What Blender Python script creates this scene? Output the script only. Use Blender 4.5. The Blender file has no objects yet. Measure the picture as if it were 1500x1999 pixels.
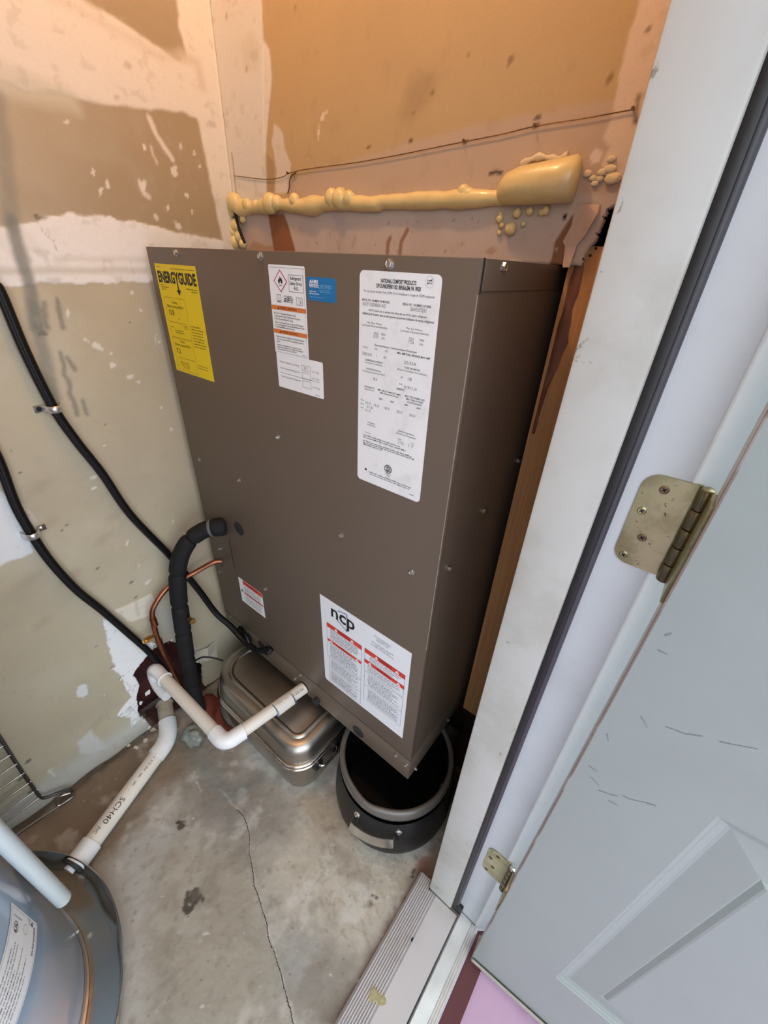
import bpy, bmesh, math, random
import numpy as np
from mathutils import Vector, Matrix

random.seed(7)
C = bpy.context.scene.collection
sc = bpy.context.scene
PI = math.pi

# ------------------------------------------------------------------ camera
FPX, CAMZ = 794.234, 1.386                      # focal length in pixels of the 1500 x 1999 frame
R = np.array([[0.78241784, 0.62116685, 0.04443054],
              [0.35198839, -0.38224963, -0.85439417],
              [-0.51373778, 0.68413227, -0.51772245]])   # world -> camera (x right, y down, z forward)
cam = bpy.data.cameras.new('camera')
cam.sensor_fit = 'HORIZONTAL'; cam.sensor_width = 36.0
cam.lens = FPX / 1500 * 36.0
cam.clip_start = 0.02
cam_o = bpy.data.objects.new('camera', cam)
M = Matrix(((R[0][0], -R[1][0], -R[2][0], 0), (R[0][1], -R[1][1], -R[2][1], 0),
            (R[0][2], -R[1][2], -R[2][2], CAMZ), (0, 0, 0, 1)))
cam_o.matrix_world = M
C.objects.link(cam_o)
sc.camera = cam_o

# ------------------------------------------------------------------ sky, exposure
w = bpy.data.worlds.new('sky'); sc.world = w; w.use_nodes = True
bg = w.node_tree.nodes['Background']
bg.inputs[0].default_value = (0.84, 0.935, 1.0, 1)
bg.inputs[1].default_value = 1.0
sc.view_settings.view_transform = 'Standard'
sc.view_settings.look = 'None'
sc.view_settings.gamma = 1.0
sc.view_settings.use_curve_mapping = False
sc.view_settings.exposure = 1.72
BULB_POS = (-0.60, 0.395, 2.25)
BULB_POWER = 92.0

# ------------------------------------------------------------------ helpers
def at(px, py, ax, val):
    """point where the sight line of a photo pixel meets the real plane ax = val"""
    d = R.T @ np.array([(px - 750) / FPX, (py - 999.5) / FPX, 1.0])
    o = np.array([0, 0, CAMZ]); i = 'xyz'.index(ax)
    t = (val - o[i]) / d[i]
    return Vector(o + d * t)

def new_mat(name, col, rough=0.6, metal=0.0, var=0.08, scale=30.0, bump=0.0, bscale=200.0, spec=0.5, coat=0.0, stretch=None):
    m = bpy.data.materials.new(name); m.use_nodes = True
    nt = m.node_tree; N = nt.nodes; L = nt.links
    b = N['Principled BSDF']
    b.inputs['Roughness'].default_value = rough
    b.inputs['Metallic'].default_value = metal
    b.inputs['Specular IOR Level'].default_value = spec
    b.inputs['Coat Weight'].default_value = coat
    b.inputs['Coat Roughness'].default_value = 0.08
    tc = N.new('ShaderNodeTexCoord')
    mp = N.new('ShaderNodeMapping'); L.new(tc.outputs['Object'], mp.inputs[0])
    if stretch: mp.inputs['Scale'].default_value = stretch
    nz = N.new('ShaderNodeTexNoise'); nz.inputs['Scale'].default_value = scale; nz.inputs['Detail'].default_value = 5
    L.new(mp.outputs[0], nz.inputs['Vector'])
    mx = N.new('ShaderNodeMix'); mx.data_type = 'RGBA'
    c = Vector(col)
    mx.inputs['A'].default_value = (*(c * (1 - var)), 1)
    mx.inputs['B'].default_value = (*(c * (1 + var)), 1)
    L.new(nz.outputs['Fac'], mx.inputs['Factor'])
    L.new(mx.outputs['Result'], b.inputs['Base Color'])
    if bump:
        n2 = N.new('ShaderNodeTexNoise'); n2.inputs['Scale'].default_value = bscale; n2.inputs['Detail'].default_value = 3
        L.new(mp.outputs[0], n2.inputs['Vector'])
        bp = N.new('ShaderNodeBump'); bp.inputs['Strength'].default_value = bump; bp.inputs['Distance'].default_value = 0.002
        L.new(n2.outputs['Fac'], bp.inputs['Height']); L.new(bp.outputs[0], b.inputs['Normal'])
    return m

def stain_mat(name, col, stain, rough=0.5, scale=6.0, lo=0.55, hi=0.72, speck=(0.2, 0.18, 0.16), speck_t=0.74, bump=0.05, spec=0.5, metal=0.0, sscale=60.0):
    """painted surface with cloudy stains and small dark specks"""
    m = new_mat(name, col, rough, metal, 0.05, 12.0, bump, 120.0, spec)
    nt = m.node_tree; N = nt.nodes; L = nt.links
    b = N['Principled BSDF']; src = b.inputs['Base Color'].links[0].from_socket
    tc = N.new('ShaderNodeTexCoord')
    def layer(src, scale, lo, hi, colr, amt):
        nz = N.new('ShaderNodeTexNoise'); nz.inputs['Scale'].default_value = scale; nz.inputs['Detail'].default_value = 6; nz.inputs['Roughness'].default_value = 0.62
        L.new(tc.outputs['Object'], nz.inputs['Vector'])
        mr = N.new('ShaderNodeMapRange'); mr.interpolation_type = 'SMOOTHSTEP'
        mr.inputs['From Min'].default_value = lo; mr.inputs['From Max'].default_value = hi; mr.inputs['To Max'].default_value = amt
        L.new(nz.outputs['Fac'], mr.inputs['Value'])
        mx = N.new('ShaderNodeMix'); mx.data_type = 'RGBA'
        L.new(mr.outputs[0], mx.inputs['Factor']); L.new(src, mx.inputs['A']); mx.inputs['B'].default_value = (*colr, 1)
        return mx.outputs['Result']
    src = layer(src, scale, lo, hi, stain, 0.7)
    src = layer(src, sscale, speck_t - 0.02, speck_t + 0.03, speck, 0.8)
    L.new(src, b.inputs['Base Color'])
    return m

def paint_mat(name, rough=0.85, bump=0.25, bscale=90.0, spec=0.3):
    """surface whose colour is the hand-laid colour attribute of the mesh"""
    m = bpy.data.materials.new(name); m.use_nodes = True
    nt = m.node_tree; N = nt.nodes; L = nt.links
    b = N['Principled BSDF']; b.inputs['Roughness'].default_value = rough; b.inputs['Specular IOR Level'].default_value = spec
    a = N.new('ShaderNodeAttribute'); a.attribute_name = 'Col'
    tc = N.new('ShaderNodeTexCoord')
    nz = N.new('ShaderNodeTexNoise'); nz.inputs['Scale'].default_value = 400; nz.inputs['Detail'].default_value = 2
    L.new(tc.outputs['Object'], nz.inputs['Vector'])
    mr = N.new('ShaderNodeMapRange'); mr.inputs['To Min'].default_value = 0.92; mr.inputs['To Max'].default_value = 1.08
    L.new(nz.outputs['Fac'], mr.inputs['Value'])
    vm = N.new('ShaderNodeVectorMath'); vm.operation = 'SCALE'
    L.new(a.outputs['Color'], vm.inputs[0]); L.new(mr.outputs[0], vm.inputs['Scale'])
    L.new(vm.outputs[0], b.inputs['Base Color'])
    n2 = N.new('ShaderNodeTexNoise'); n2.inputs['Scale'].default_value = bscale; n2.inputs['Detail'].default_value = 6
    L.new(tc.outputs['Object'], n2.inputs['Vector'])
    bp = N.new('ShaderNodeBump'); bp.inputs['Strength'].default_value = bump; bp.inputs['Distance'].default_value = 0.002
    L.new(n2.outputs['Fac'], bp.inputs['Height']); L.new(bp.outputs[0], b.inputs['Normal'])
    return m

def link(o, parent=None):
    C.objects.link(o)
    if parent is not None: o.parent = parent
    return o

def obj(name, bm, m, parent=None, smooth=None, loc=None):
    """link a bmesh as ONE mesh object; smooth = angle in degrees"""
    bmesh.ops.recalc_face_normals(bm, faces=bm.faces[:])
    me = bpy.data.meshes.new(name); bm.to_mesh(me); bm.free()
    for x in (m if isinstance(m, (list, tuple)) else [m]): me.materials.append(x)
    if smooth is not None:
        me.polygons.foreach_set('use_smooth', [True] * len(me.polygons))
        try: me.set_sharp_from_angle(angle=math.radians(smooth))
        except Exception: pass
    o = bpy.data.objects.new(name, me)
    link(o, parent)
    if parent is not None and parent.type == 'EMPTY' or parent is not None:
        o.matrix_parent_inverse = Matrix.Identity(4)
        o.matrix_basis = world_of(parent).inverted() if loc is None else world_of(parent).inverted() @ Matrix.Translation(loc)
    elif loc is not None:
        o.location = loc
    return o

def world_of(o):
    m = o.matrix_basis.copy()
    while o.parent is not None:
        o = o.parent; m = o.matrix_basis @ m
    return m

def thing(name, label, cat, loc=(0, 0, 0), group=None):
    o = bpy.data.objects.new(name, None); C.objects.link(o); o.location = loc
    o.empty_display_size = 0.05
    return tag(o, label, cat, group)

def tag(o, label, cat, group=None):
    o['label'] = label; o['category'] = cat
    if group: o['group'] = group
    return o

def struct(o):
    o['kind'] = 'structure'; return o

def bx(bm, lo, hi, bev=0.0, seg=2):
    r = bmesh.ops.create_cube(bm, size=1.0)
    vs = r['verts']
    for v in vs:
        v.co = Vector(((lo[i] + hi[i]) / 2 + v.co[i] * (hi[i] - lo[i]) for i in range(3)))
    if bev:
        es = list({e for v in vs for e in v.link_edges})
        bmesh.ops.bevel(bm, geom=es, offset=bev, segments=seg, affect='EDGES', profile=0.5)
    return vs

def box_obj(name, lo, hi, m, parent=None, bev=0.0, seg=2):
    bm = bmesh.new(); bx(bm, lo, hi, bev, seg)
    return obj(name, bm, m, parent, 40 if bev else None)

def catmull(pts, n=8):
    pts = [Vector(p) for p in pts]
    if len(pts) < 3: return pts
    P = [pts[0] * 2 - pts[1]] + pts + [pts[-1] * 2 - pts[-2]]
    out = []
    for i in range(1, len(P) - 2):
        a, b, c, d = P[i - 1], P[i], P[i + 1], P[i + 2]
        for k in range(n):
            t = k / n
            out.append(0.5 * ((2 * b) + (c - a) * t + (2 * a - 5 * b + 4 * c - d) * t * t + (3 * b - a - 3 * c + d) * t ** 3))
    out.append(pts[-1])
    return out

def tube(bm, pts, rad, seg=12, cap=True, closed=False, mi=0):
    pts = [Vector(p) for p in pts]; n = len(pts)
    L = [0.0]
    for i in range(1, n): L.append(L[-1] + (pts[i] - pts[i - 1]).length)
    tan = []
    for i in range(n):
        a = pts[(i - 1) % n] if (closed or i > 0) else pts[i]
        b = pts[(i + 1) % n] if (closed or i < n - 1) else pts[i]
        tan.append((b - a).normalized())
    up = Vector((0, 0, 1)) if abs(tan[0].z) < 0.9 else Vector((1, 0, 0))
    u = (up - tan[0] * up.dot(tan[0])).normalized()
    rings = []
    for i in range(n):
        u = (u - tan[i] * u.dot(tan[i])).normalized(); v = tan[i].cross(u)
        r = rad(L[i], L[-1]) if callable(rad) else rad
        rings.append([bm.verts.new(pts[i] + (u * math.cos(2 * PI * k / seg) + v * math.sin(2 * PI * k / seg)) * r) for k in range(seg)])
    for i in range(n if closed else n - 1):
        a, b = rings[i], rings[(i + 1) % n]
        for k in range(seg):
            f = bm.faces.new((a[k], a[(k + 1) % seg], b[(k + 1) % seg], b[k])); f.material_index = mi
    if cap and not closed:
        bm.faces.new(rings[0][::-1]).material_index = mi; bm.faces.new(rings[-1]).material_index = mi
    return rings

def lathe(bm, prof, c, seg=64, rfun=None, a0=0.0, a1=2 * PI, mi=0):
    full = abs(a1 - a0 - 2 * PI) < 1e-6
    n = seg if full else seg + 1
    rings = []
    for r, z in prof:
        if r < 1e-6:
            rings.append([bm.verts.new((c[0], c[1], c[2] + z))]); continue
        ring = []
        for k in range(n):
            a = a0 + (a1 - a0) * k / seg
            rr = r + (rfun(a, r, z) if rfun else 0)
            ring.append(bm.verts.new((c[0] + rr * math.cos(a), c[1] + rr * math.sin(a), c[2] + z)))
        rings.append(ring)
    for A, B in zip(rings[:-1], rings[1:]):
        for k in range(n if full else n - 1):
            j = (k + 1) % n
            if len(A) == 1 and len(B) == 1: continue
            if len(A) == 1: f = bm.faces.new((A[0], B[j], B[k]))
            elif len(B) == 1: f = bm.faces.new((A[k], A[j], B[0]))
            else: f = bm.faces.new((A[k], A[j], B[j], B[k]))
            f.material_index = mi

def rrect(cx, cy, hx, hy, r, seg=8, rl=None):
    out = []; rr_, rl = r, (r if rl is None else rl)
    for sx, sy, a in ((1, 1, 0), (-1, 1, PI / 2), (-1, -1, PI), (1, -1, 1.5 * PI)):
        r = rr_ if sx > 0 else rl
        for k in range(seg + 1):
            t = a + PI / 2 * k / seg
            out.append((cx + sx * (hx - r) + r * math.cos(t), cy + sy * (hy - r) + r * math.sin(t)))
    return out

def loft(bm, loops, cap0=True, cap1=True, mi=0):
    rings = [[bm.verts.new(p) for p in lp] for lp in loops]
    n = len(rings[0])
    for A, B in zip(rings[:-1], rings[1:]):
        for k in range(n):
            bm.faces.new((A[k], A[(k + 1) % n], B[(k + 1) % n], B[k])).material_index = mi
    if cap0: bm.faces.new(rings[0][::-1]).material_index = mi
    if cap1: bm.faces.new(rings[-1]).material_index = mi

def prism(bm, poly, f0, f1, mi=0):
    """poly of (u, v); f0/f1 map it to the two end faces"""
    a = [bm.verts.new(f0(*p)) for p in poly]; b = [bm.verts.new(f1(*p)) for p in poly]
    n = len(poly)
    for k in range(n):
        bm.faces.new((a[k], a[(k + 1) % n], b[(k + 1) % n], b[k])).material_index = mi
    bm.faces.new(a[::-1]).material_index = mi; bm.faces.new(b).material_index = mi

# ---- numpy noise and hand-laid surface colour
def _hash(ix, iy, s):
    h = (ix.astype(np.int64) * 374761393 + iy.astype(np.int64) * 668265263 + s * 1442695041) & 0x7fffffff
    h = ((h ^ (h >> 13)) * 1274126177) & 0x7fffffff
    return ((h ^ (h >> 16)) & 0xffff) / 65535.0

def vn(x, y, s=0):
    ix = np.floor(x); iy = np.floor(y); fx = x - ix; fy = y - iy
    fx = fx * fx * (3 - 2 * fx); fy = fy * fy * (3 - 2 * fy)
    a = _hash(ix, iy, s); b = _hash(ix + 1, iy, s); c = _hash(ix, iy + 1, s); d = _hash(ix + 1, iy + 1, s)
    return (a * (1 - fx) + b * fx) * (1 - fy) + (c * (1 - fx) + d * fx) * fy

def fbm(x, y, f, s=0, o=4):
    t = 0; a = 0.5; n = 0
    for k in range(o):
        t = t + a * vn(x * f, y * f, s + 17 * k); n += a; a *= 0.5; f *= 2.07
    return t / n

def sstep(e0, e1, x):
    t = np.clip((x - e0) / (e1 - e0), 0, 1); return t * t * (3 - 2 * t)

def seg_d2(u, v, a, b):
    dx, dy = b[0] - a[0], b[1] - a[1]
    t = np.clip(((u - a[0]) * dx + (v - a[1]) * dy) / (dx * dx + dy * dy + 1e-12), 0, 1)
    return (u - a[0] - t * dx) ** 2 + (v - a[1] - t * dy) ** 2

def sdf(u, v, poly):
    d = np.full(u.shape, 1e9); ins = np.zeros(u.shape, bool); n = len(poly)
    for i in range(n):
        a = poly[i]; b = poly[(i + 1) % n]
        d = np.minimum(d, seg_d2(u, v, a, b))
        if a[1] != b[1]:
            c = ((a[1] > v) != (b[1] > v)) & (u < (b[0] - a[0]) * (v - a[1]) / (b[1] - a[1]) + a[0])
            ins ^= c
    d = np.sqrt(d)
    return np.where(ins, -d, d)

class Paint:
    def __init__(s, U, V, col):
        s.U, s.V = U, V; s.c = np.tile(np.array(col, float), (len(U), 1)); s.k = 0
        s.h = np.zeros(len(U))
    def _sel(s, pts, mar):
        p = np.array(pts); lo = p.min(0) - mar; hi = p.max(0) + mar
        return np.nonzero((s.U > lo[0]) & (s.U < hi[0]) & (s.V > lo[1]) & (s.V < hi[1]))[0]
    def _mix(s, i, m, col, h=0.0):
        s.c[i] = s.c[i] * (1 - m[:, None]) + np.array(col) * m[:, None]
        if h: s.h[i] += m * h
    def poly(s, pts, col, soft=0.003, warp=0.006, wf=40, alpha=1.0, brk=0.0, bf=60, h=0.0):
        s.k += 31; i = s._sel(pts, soft + warp * 2 + 0.004)
        if not len(i): return
        u, v = s.U[i], s.V[i]
        uu = u + warp * 2 * (fbm(u, v, wf, s.k) - 0.5); vv = v + warp * 2 * (fbm(u, v, wf, s.k + 5) - 0.5)
        m = 1 - sstep(-soft, soft, sdf(uu, vv, pts))
        if brk: m = m * sstep(brk - 0.12, brk + 0.12, fbm(u, v, bf, s.k + 9))
        s._mix(i, m * alpha, col, h)
    def line(s, pts, wd, col, soft=0.002, warp=0.003, wf=50, alpha=1.0, brk=0.0, bf=60, h=0.0, w1=None):
        s.k += 31; i = s._sel(pts, soft + warp * 2 + max(wd, w1 or 0) + 0.004)
        if not len(i): return
        u, v = s.U[i], s.V[i]
        uu = u + warp * 2 * (fbm(u, v, wf, s.k) - 0.5); vv = v + warp * 2 * (fbm(u, v, wf, s.k + 5) - 0.5)
        d = np.full(u.shape, 1e9)
        for a, b in zip(pts[:-1], pts[1:]): d = np.minimum(d, seg_d2(uu, vv, a, b))
        m = 1 - sstep(-soft, soft, np.sqrt(d) - wd)
        if brk: m = m * sstep(brk - 0.12, brk + 0.12, fbm(u, v, bf, s.k + 9))
        s._mix(i, m * alpha, col, h)
    def blob(s, p, r, col, soft=None, alpha=1.0, asp=1.0, ang=0.0, warp=0.4):
        s.k += 31; R_ = r * max(asp, 1.0) * 1.8; i = s._sel([p], R_ + 0.004)
        if not len(i): return
        u, v = s.U[i] - p[0], s.V[i] - p[1]
        ca, sa = math.cos(ang), math.sin(ang)
        a = (u * ca + v * sa) / asp; b = -u * sa + v * ca
        d = np.sqrt(a * a + b * b) / (r * 0.82) + warp * 2.6 * (fbm(s.U[i], s.V[i], 1.1 / r, s.k) - 0.5)
        sf = 0.12 if soft is None else soft
        s._mix(i, (1 - sstep(1 - sf, 1 + sf, d)) * alpha, col)
    def cloud(s, col, f, lo, hi, alpha, mask=None):
        s.k += 31; m = sstep(lo, hi, fbm(s.U, s.V, f, s.k, 5)) * alpha
        if mask is not None: m = m * mask
        s._mix(np.arange(len(s.U)), m, col)

def grid_obj(name, u0, u1, v0, v1, step, to3, m, painter, hole=None, height=None, extra=(), parent=None, thick=None):
    """fine grid on a wall or floor, coloured vertex by vertex; hole(u, v) marks what is cut away"""
    nu = int(round((u1 - u0) / step)) + 1; nv = int(round((v1 - v0) / step)) + 1
    uu, vv = np.meshgrid(np.linspace(u0, u1, nu), np.linspace(v0, v1, nv))
    U, V = uu.ravel(), vv.ravel()
    p = painter(U, V)
    H_ = p.h if height is None else p.h + height(U, V)
    if hole is not None:                      # pull the vertices nearest the cut onto its line
        e = step * 0.25; d = hole(U, V); gu = (hole(U + e, V) - hole(U - e, V)) / (2 * e); gv = (hole(U, V + e) - hole(U, V - e)) / (2 * e)
        g2 = np.maximum(gu * gu + gv * gv, 0.25); k = (np.abs(d) < 0.75 * step)
        U = np.where(k, U - d * gu / g2, U); V = np.where(k, V - d * gv / g2, V)
    co = to3(U, V, H_)
    idx = np.arange(nu * nv).reshape(nv, nu)
    q = np.stack([idx[:-1, :-1], idx[:-1, 1:], idx[1:, 1:], idx[1:, :-1]], -1).reshape(-1, 4)
    if hole is not None:
        cu = U[q].mean(1); cv = V[q].mean(1)
        q = q[hole(cu, cv) > 0]
    cols = p.c
    for (a0, a1, b0, b1, colr) in extra:
        k = len(co)
        e = to3(np.array([a0, a1, a1, a0]), np.array([b0, b0, b1, b1]), np.zeros(4))
        co = np.vstack([co, e]); cols = np.vstack([cols, np.tile(np.array(colr), (4, 1))])
        q = np.vstack([q, [[k, k + 1, k + 2, k + 3]]])
    me = bpy.data.meshes.new(name)
    me.vertices.add(len(co)); me.vertices.foreach_set('co', co.astype(np.float32).ravel())
    me.loops.add(len(q) * 4); me.loops.foreach_set('vertex_index', q.astype(np.int32).ravel())
    me.polygons.add(len(q)); me.polygons.foreach_set('loop_start', np.arange(0, len(q) * 4, 4, dtype=np.int32))
    me.update(calc_edges=True); me.validate()
    at_ = me.color_attributes.new('Col', 'FLOAT_COLOR', 'POINT')
    at_.data.foreach_set('color', np.hstack([np.clip(cols, 0, 1), np.ones((len(cols), 1))]).astype(np.float32).ravel())
    me.materials.append(m)
    o = bpy.data.objects.new(name, me); link(o, parent)
    if thick:
        md = o.modifiers.new('thickness', 'SOLIDIFY'); md.thickness = abs(thick); md.offset = -1 if thick > 0 else 1; md.use_rim = True; md.use_rim_only = True
    return o

# ---- flat print: rectangles, polygons and lettering in one mesh per label
class Print:
    def __init__(s, F, mats): s.F = F; s.bm = bmesh.new(); s.mats = mats; s.keys = list(mats); s.z = 0.0003
    def _v(s, u, v, h): return s.bm.verts.new(s.F(u, v, h))
    def poly(s, pts, col, h=None):
        f = s.bm.faces.new([s._v(u, v, s.z if h is None else h) for u, v in pts]); f.material_index = s.keys.index(col)
    def rect(s, u0, v0, u1, v1, col, h=None): s.poly([(u0, v0), (u1, v0), (u1, v1), (u0, v1)], col, h)
    def frame(s, u0, v0, u1, v1, t, col):
        s.rect(u0, v0, u1, v0 + t, col); s.rect(u0, v1 - t, u1, v1, col); s.rect(u0, v0 + t, u0 + t, v1 - t, col); s.rect(u1 - t, v0 + t, u1, v1 - t, col)
    def seg(s, a, b, t, col, h=None):
        d = Vector((b[0] - a[0], b[1] - a[1])); n = Vector((-d.y, d.x)).normalized() * t / 2
        s.poly([(a[0] + n.x, a[1] + n.y), (b[0] + n.x, b[1] + n.y), (b[0] - n.x, b[1] - n.y), (a[0] - n.x, a[1] - n.y)], col, h)
    def ring(s, c, r, t, col, n=20, h=None):
        for k in range(n):
            a, b = 2 * PI * k / n, 2 * PI * (k + 1) / n
            s.poly([(c[0] + r * math.cos(a), c[1] + r * math.sin(a)), (c[0] + r * math.cos(b), c[1] + r * math.sin(b)),
                    (c[0] + (r - t) * math.cos(b), c[1] + (r - t) * math.sin(b)), (c[0] + (r - t) * math.cos(a), c[1] + (r - t) * math.sin(a))], col, h)
    def disc(s, c, r, col, n=16, h=None): s.poly([(c[0] + r * math.cos(2 * PI * k / n), c[1] + r * math.sin(2 * PI * k / n)) for k in range(n)], col, h)
    def text(s, t, u, v, hgt, col, width=None, align='L', bold=0.0, h=None):
        """cap height hgt, baseline at v, squeezed to width when given"""
        cu = bpy.data.curves.new('t', 'FONT'); cu.body = t; cu.resolution_u = 2; cu.offset = bold
        o = bpy.data.objects.new('t', cu)
        me = bpy.data.meshes.new_from_object(o)
        n = len(me.vertices)
        co = np.zeros(n * 3); me.vertices.foreach_get('co', co); co = co.reshape(-1, 3)
        if n:
            k = hgt / 0.69; x0, x1 = co[:, 0].min(), co[:, 0].max()
            kx = k if width is None else width / max(x1 - x0, 1e-6)
            W = (x1 - x0) * kx
            off = u - (0 if align == 'L' else W / 2 if align == 'C' else W)
            vs = [s._v(off + (x - x0) * kx, v - y * k, s.z + 0.0001 if h is None else h) for x, y, _ in co]
            for p in me.polygons:
                try: s.bm.faces.new([vs[i] for i in p.vertices]).material_index = s.keys.index(col)
                except ValueError: pass
        bpy.data.objects.remove(o); bpy.data.curves.remove(cu); bpy.data.meshes.remove(me)
    def words(s, u0, u1, v, t, col, rnd, dens=0.82):
        """a line of print too small to read: word-long strokes"""
        u = u0
        while u < u1:
            L = rnd.uniform(0.004, 0.011); e = min(u + L, u1)
            k = u
            while k < e:
                wl = rnd.uniform(0.0008, 0.0017); a = t * rnd.choice((0.6, 0.62, 0.66, 1.0))
                s.rect(k, v - a, min(k + wl, e), v, col); k += wl + 0.0005
            u = e + rnd.uniform(0.0012, 0.002)
    def done(s, name, parent):
        me_o = obj(name, s.bm, [s.mats[k] for k in s.keys], parent)
        return me_o

# ------------------------------------------------------------------ materials
def L3(r, g, b):
    f = lambda c: (c / 255 / 12.92) if c <= 10 else ((c / 255 + 0.055) / 1.055) ** 2.4
    return (f(r), f(g), f(b))
M_brown = new_mat('brown_enamel', (0.140, 0.104, 0.077), 0.42, 0, 0.03, 3, 0.03, 600, 0.3)
M_brown_edge = new_mat('pale_brown_edge', (0.33, 0.29, 0.25), 0.4, 0, 0.3, 60)
M_dark = new_mat('dark_gap', (0.012, 0.011, 0.011), 0.9)
M_zinc = new_mat('zinc_screw', (0.62, 0.62, 0.60), 0.28, 1.0, 0.15, 400)
M_plug = new_mat('black_rubber_plug', (0.02, 0.02, 0.022), 0.6)
M_blackfoam = new_mat('black_pipe_foam', (0.012, 0.012, 0.013), 0.75, 0, 0.15, 50, 0.3, 400, 0.25)
M_cable = new_mat('black_cable_jacket', (0.005, 0.005, 0.006), 0.4, 0, 0.1, 30, 0.05, 300, 0.3)
M_copper = new_mat('copper', (0.36, 0.14, 0.08), 0.36, 1.0, 0.35, 60, 0.1, 200)
M_brass = new_mat('brass', (0.72, 0.46, 0.16), 0.3, 1.0, 0.2, 60)
M_pvc = new_mat('white_pvc', (0.74, 0.70, 0.64), 0.38, 0, 0.06, 8)
M_pvc_white = new_mat('bright_pvc_fitting', (0.80, 0.81, 0.83), 0.32, 0, 0.03, 8)
M_pvc_old = new_mat('grimy_pvc', (0.50, 0.42, 0.32), 0.6, 0, 0.4, 30, 0.2, 100)
M_steel = new_mat('stainless_steel', (0.46, 0.43, 0.395), 0.36, 1.0, 0.10, 8, 0.06, 60)
M_steel_bright = new_mat('polished_steel', (0.70, 0.68, 0.65), 0.18, 1.0, 0.05, 8)
M_potblack = new_mat('black_enamel_pot', (0.010, 0.010, 0.011), 0.38, 0, 0.1, 10, 0.03, 300, 0.3)
M_potin = new_mat('nonstick_inside', (0.004, 0.004, 0.005), 0.4, 0, 0.1, 10, spec=0.3)
M_potrim = new_mat('grey_pot_rim', (0.15, 0.138, 0.125), 0.38, 0.3, 0.1, 20)
M_tank = new_mat('grey_blue_tank_enamel', (0.34, 0.50, 0.68), 0.30, 0, 0.04, 4, 0.0, 200, 0.5, 0.8)
M_tpipe = new_mat('pale_discharge_pipe', (0.66, 0.74, 0.75), 0.35, 0, 0.03, 5)
M_alu = new_mat('thin_aluminium', (0.70, 0.645, 0.58), 0.25, 1.0, 0.15, 6, 0.7, 18)
M_sill = stain_mat('worn_aluminium_sill', (0.50, 0.49, 0.505), (0.40, 0.375, 0.345), 0.45, 9, 0.52, 0.75, (0.25, 0.2, 0.15), 0.72, 0.0, 0.5, 0.15, 50)
M_jamb = stain_mat('scuffed_white_jamb', (0.53, 0.52, 0.49), (0.43, 0.41, 0.36), 0.5, 8, 0.46, 0.66, (0.20, 0.19, 0.17), 0.665, 0.06, 0.4, 0.0, 42)
M_jambout = stain_mat('white_jamb_outside', (0.62, 0.65, 0.68), (0.55, 0.565, 0.59), 0.42, 9, 0.52, 0.75, (0.45, 0.46, 0.5), 0.74, 0.08, 0.4)
M_mould = stain_mat('brightened_brickmould', (0.86, 0.90, 0.91), (0.74, 0.78, 0.80), 0.4, 9, 0.55, 0.78, (0.45, 0.46, 0.5), 0.74, 0.08, 0.5)  # whiter than the jamb: bright light on the moulding put into its colour
M_strip = new_mat('black_weatherstrip', (0.013, 0.011, 0.012), 0.5, 0, 0.3, 30, 0.1, 200)
M_strip2 = new_mat('grey_weatherstrip_lip', (0.06, 0.058, 0.068), 0.5, 0, 0.2, 30)
M_door = stain_mat('grey_door_paint', (0.268, 0.298, 0.282), (0.25, 0.272, 0.26), 0.38, 4, 0.5, 0.75, (0.20, 0.205, 0.21), 0.735, 0.06, 0.45)
M_dooredge = stain_mat('bare_brown_door_edge', (0.17, 0.125, 0.105), (0.30, 0.27, 0.25), 0.6, 14, 0.5, 0.62, (0.12, 0.08, 0.06), 0.70)
M_dooredgew = stain_mat('painted_door_edge', (0.46, 0.48, 0.50), (0.34, 0.31, 0.29), 0.5, 10, 0.56, 0.7, (0.2, 0.15, 0.12), 0.72)
M_sweep = new_mat('tan_door_sweep', (0.36, 0.335, 0.27), 0.6, 0, 0.1, 30)
M_hinge = stain_mat('tarnished_brass_hinge', (0.46, 0.42, 0.245), (0.27, 0.235, 0.125), 0.34, 26, 0.42, 0.62, (0.07, 0.05, 0.03), 0.655, 0.05, 0.5, 0.85, 160)
M_knuckle = new_mat('dark_brass_knuckle', (0.20, 0.165, 0.10), 0.33, 0.9, 0.25, 60)
M_hingescrew = new_mat('rusty_screw', (0.22, 0.14, 0.09), 0.5, 0.7, 0.3, 200)
M_wood = None
M_foam = new_mat('spray_foam', (0.72, 0.57, 0.27), 0.33, 0, 0.18, 30, 0.5, 50, 0.5, 0.3)
M_foamdull = new_mat('spray_foam_flat', (0.66, 0.55, 0.36), 0.6, 0, 0.25, 30, 0.4, 60)
M_rack = new_mat('chrome_rack_wire', (0.55, 0.54, 0.52), 0.25, 1.0, 0.2, 30)
M_rackdark = new_mat('dark_rack_frame', (0.12, 0.12, 0.125), 0.4, 0.8, 0.2, 30)
M_clamp = new_mat('galvanised_strap', (0.72, 0.73, 0.75), 0.32, 0.85, 0.12, 60)
M_bag = new_mat('clear_grey_plastic', (0.24, 0.25, 0.225), 0.22, 0, 0.25, 40, 0.3, 60)
M_red = new_mat('brick_red_rag', (0.20, 0.045, 0.028), 0.8, 0, 0.25, 40, 0.4, 200)
M_paper = new_mat('torn_paper', (0.62, 0.58, 0.48), 0.9, 0, 0.12, 40, 0.2, 80)
M_plaster = new_mat('bare_plaster', (0.76, 0.77, 0.78), 0.9, 0, 0.1, 60, 0.4, 90)
M_cavity = stain_mat('red_cavity', (0.085, 0.018, 0.016), (0.03, 0.008, 0.008), 0.8, 14, 0.42, 0.62)
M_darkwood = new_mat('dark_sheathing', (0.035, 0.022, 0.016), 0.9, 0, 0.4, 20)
M_wire = new_mat('thin_dark_wire', (0.16, 0.09, 0.045), 0.5, 0.6)
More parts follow.
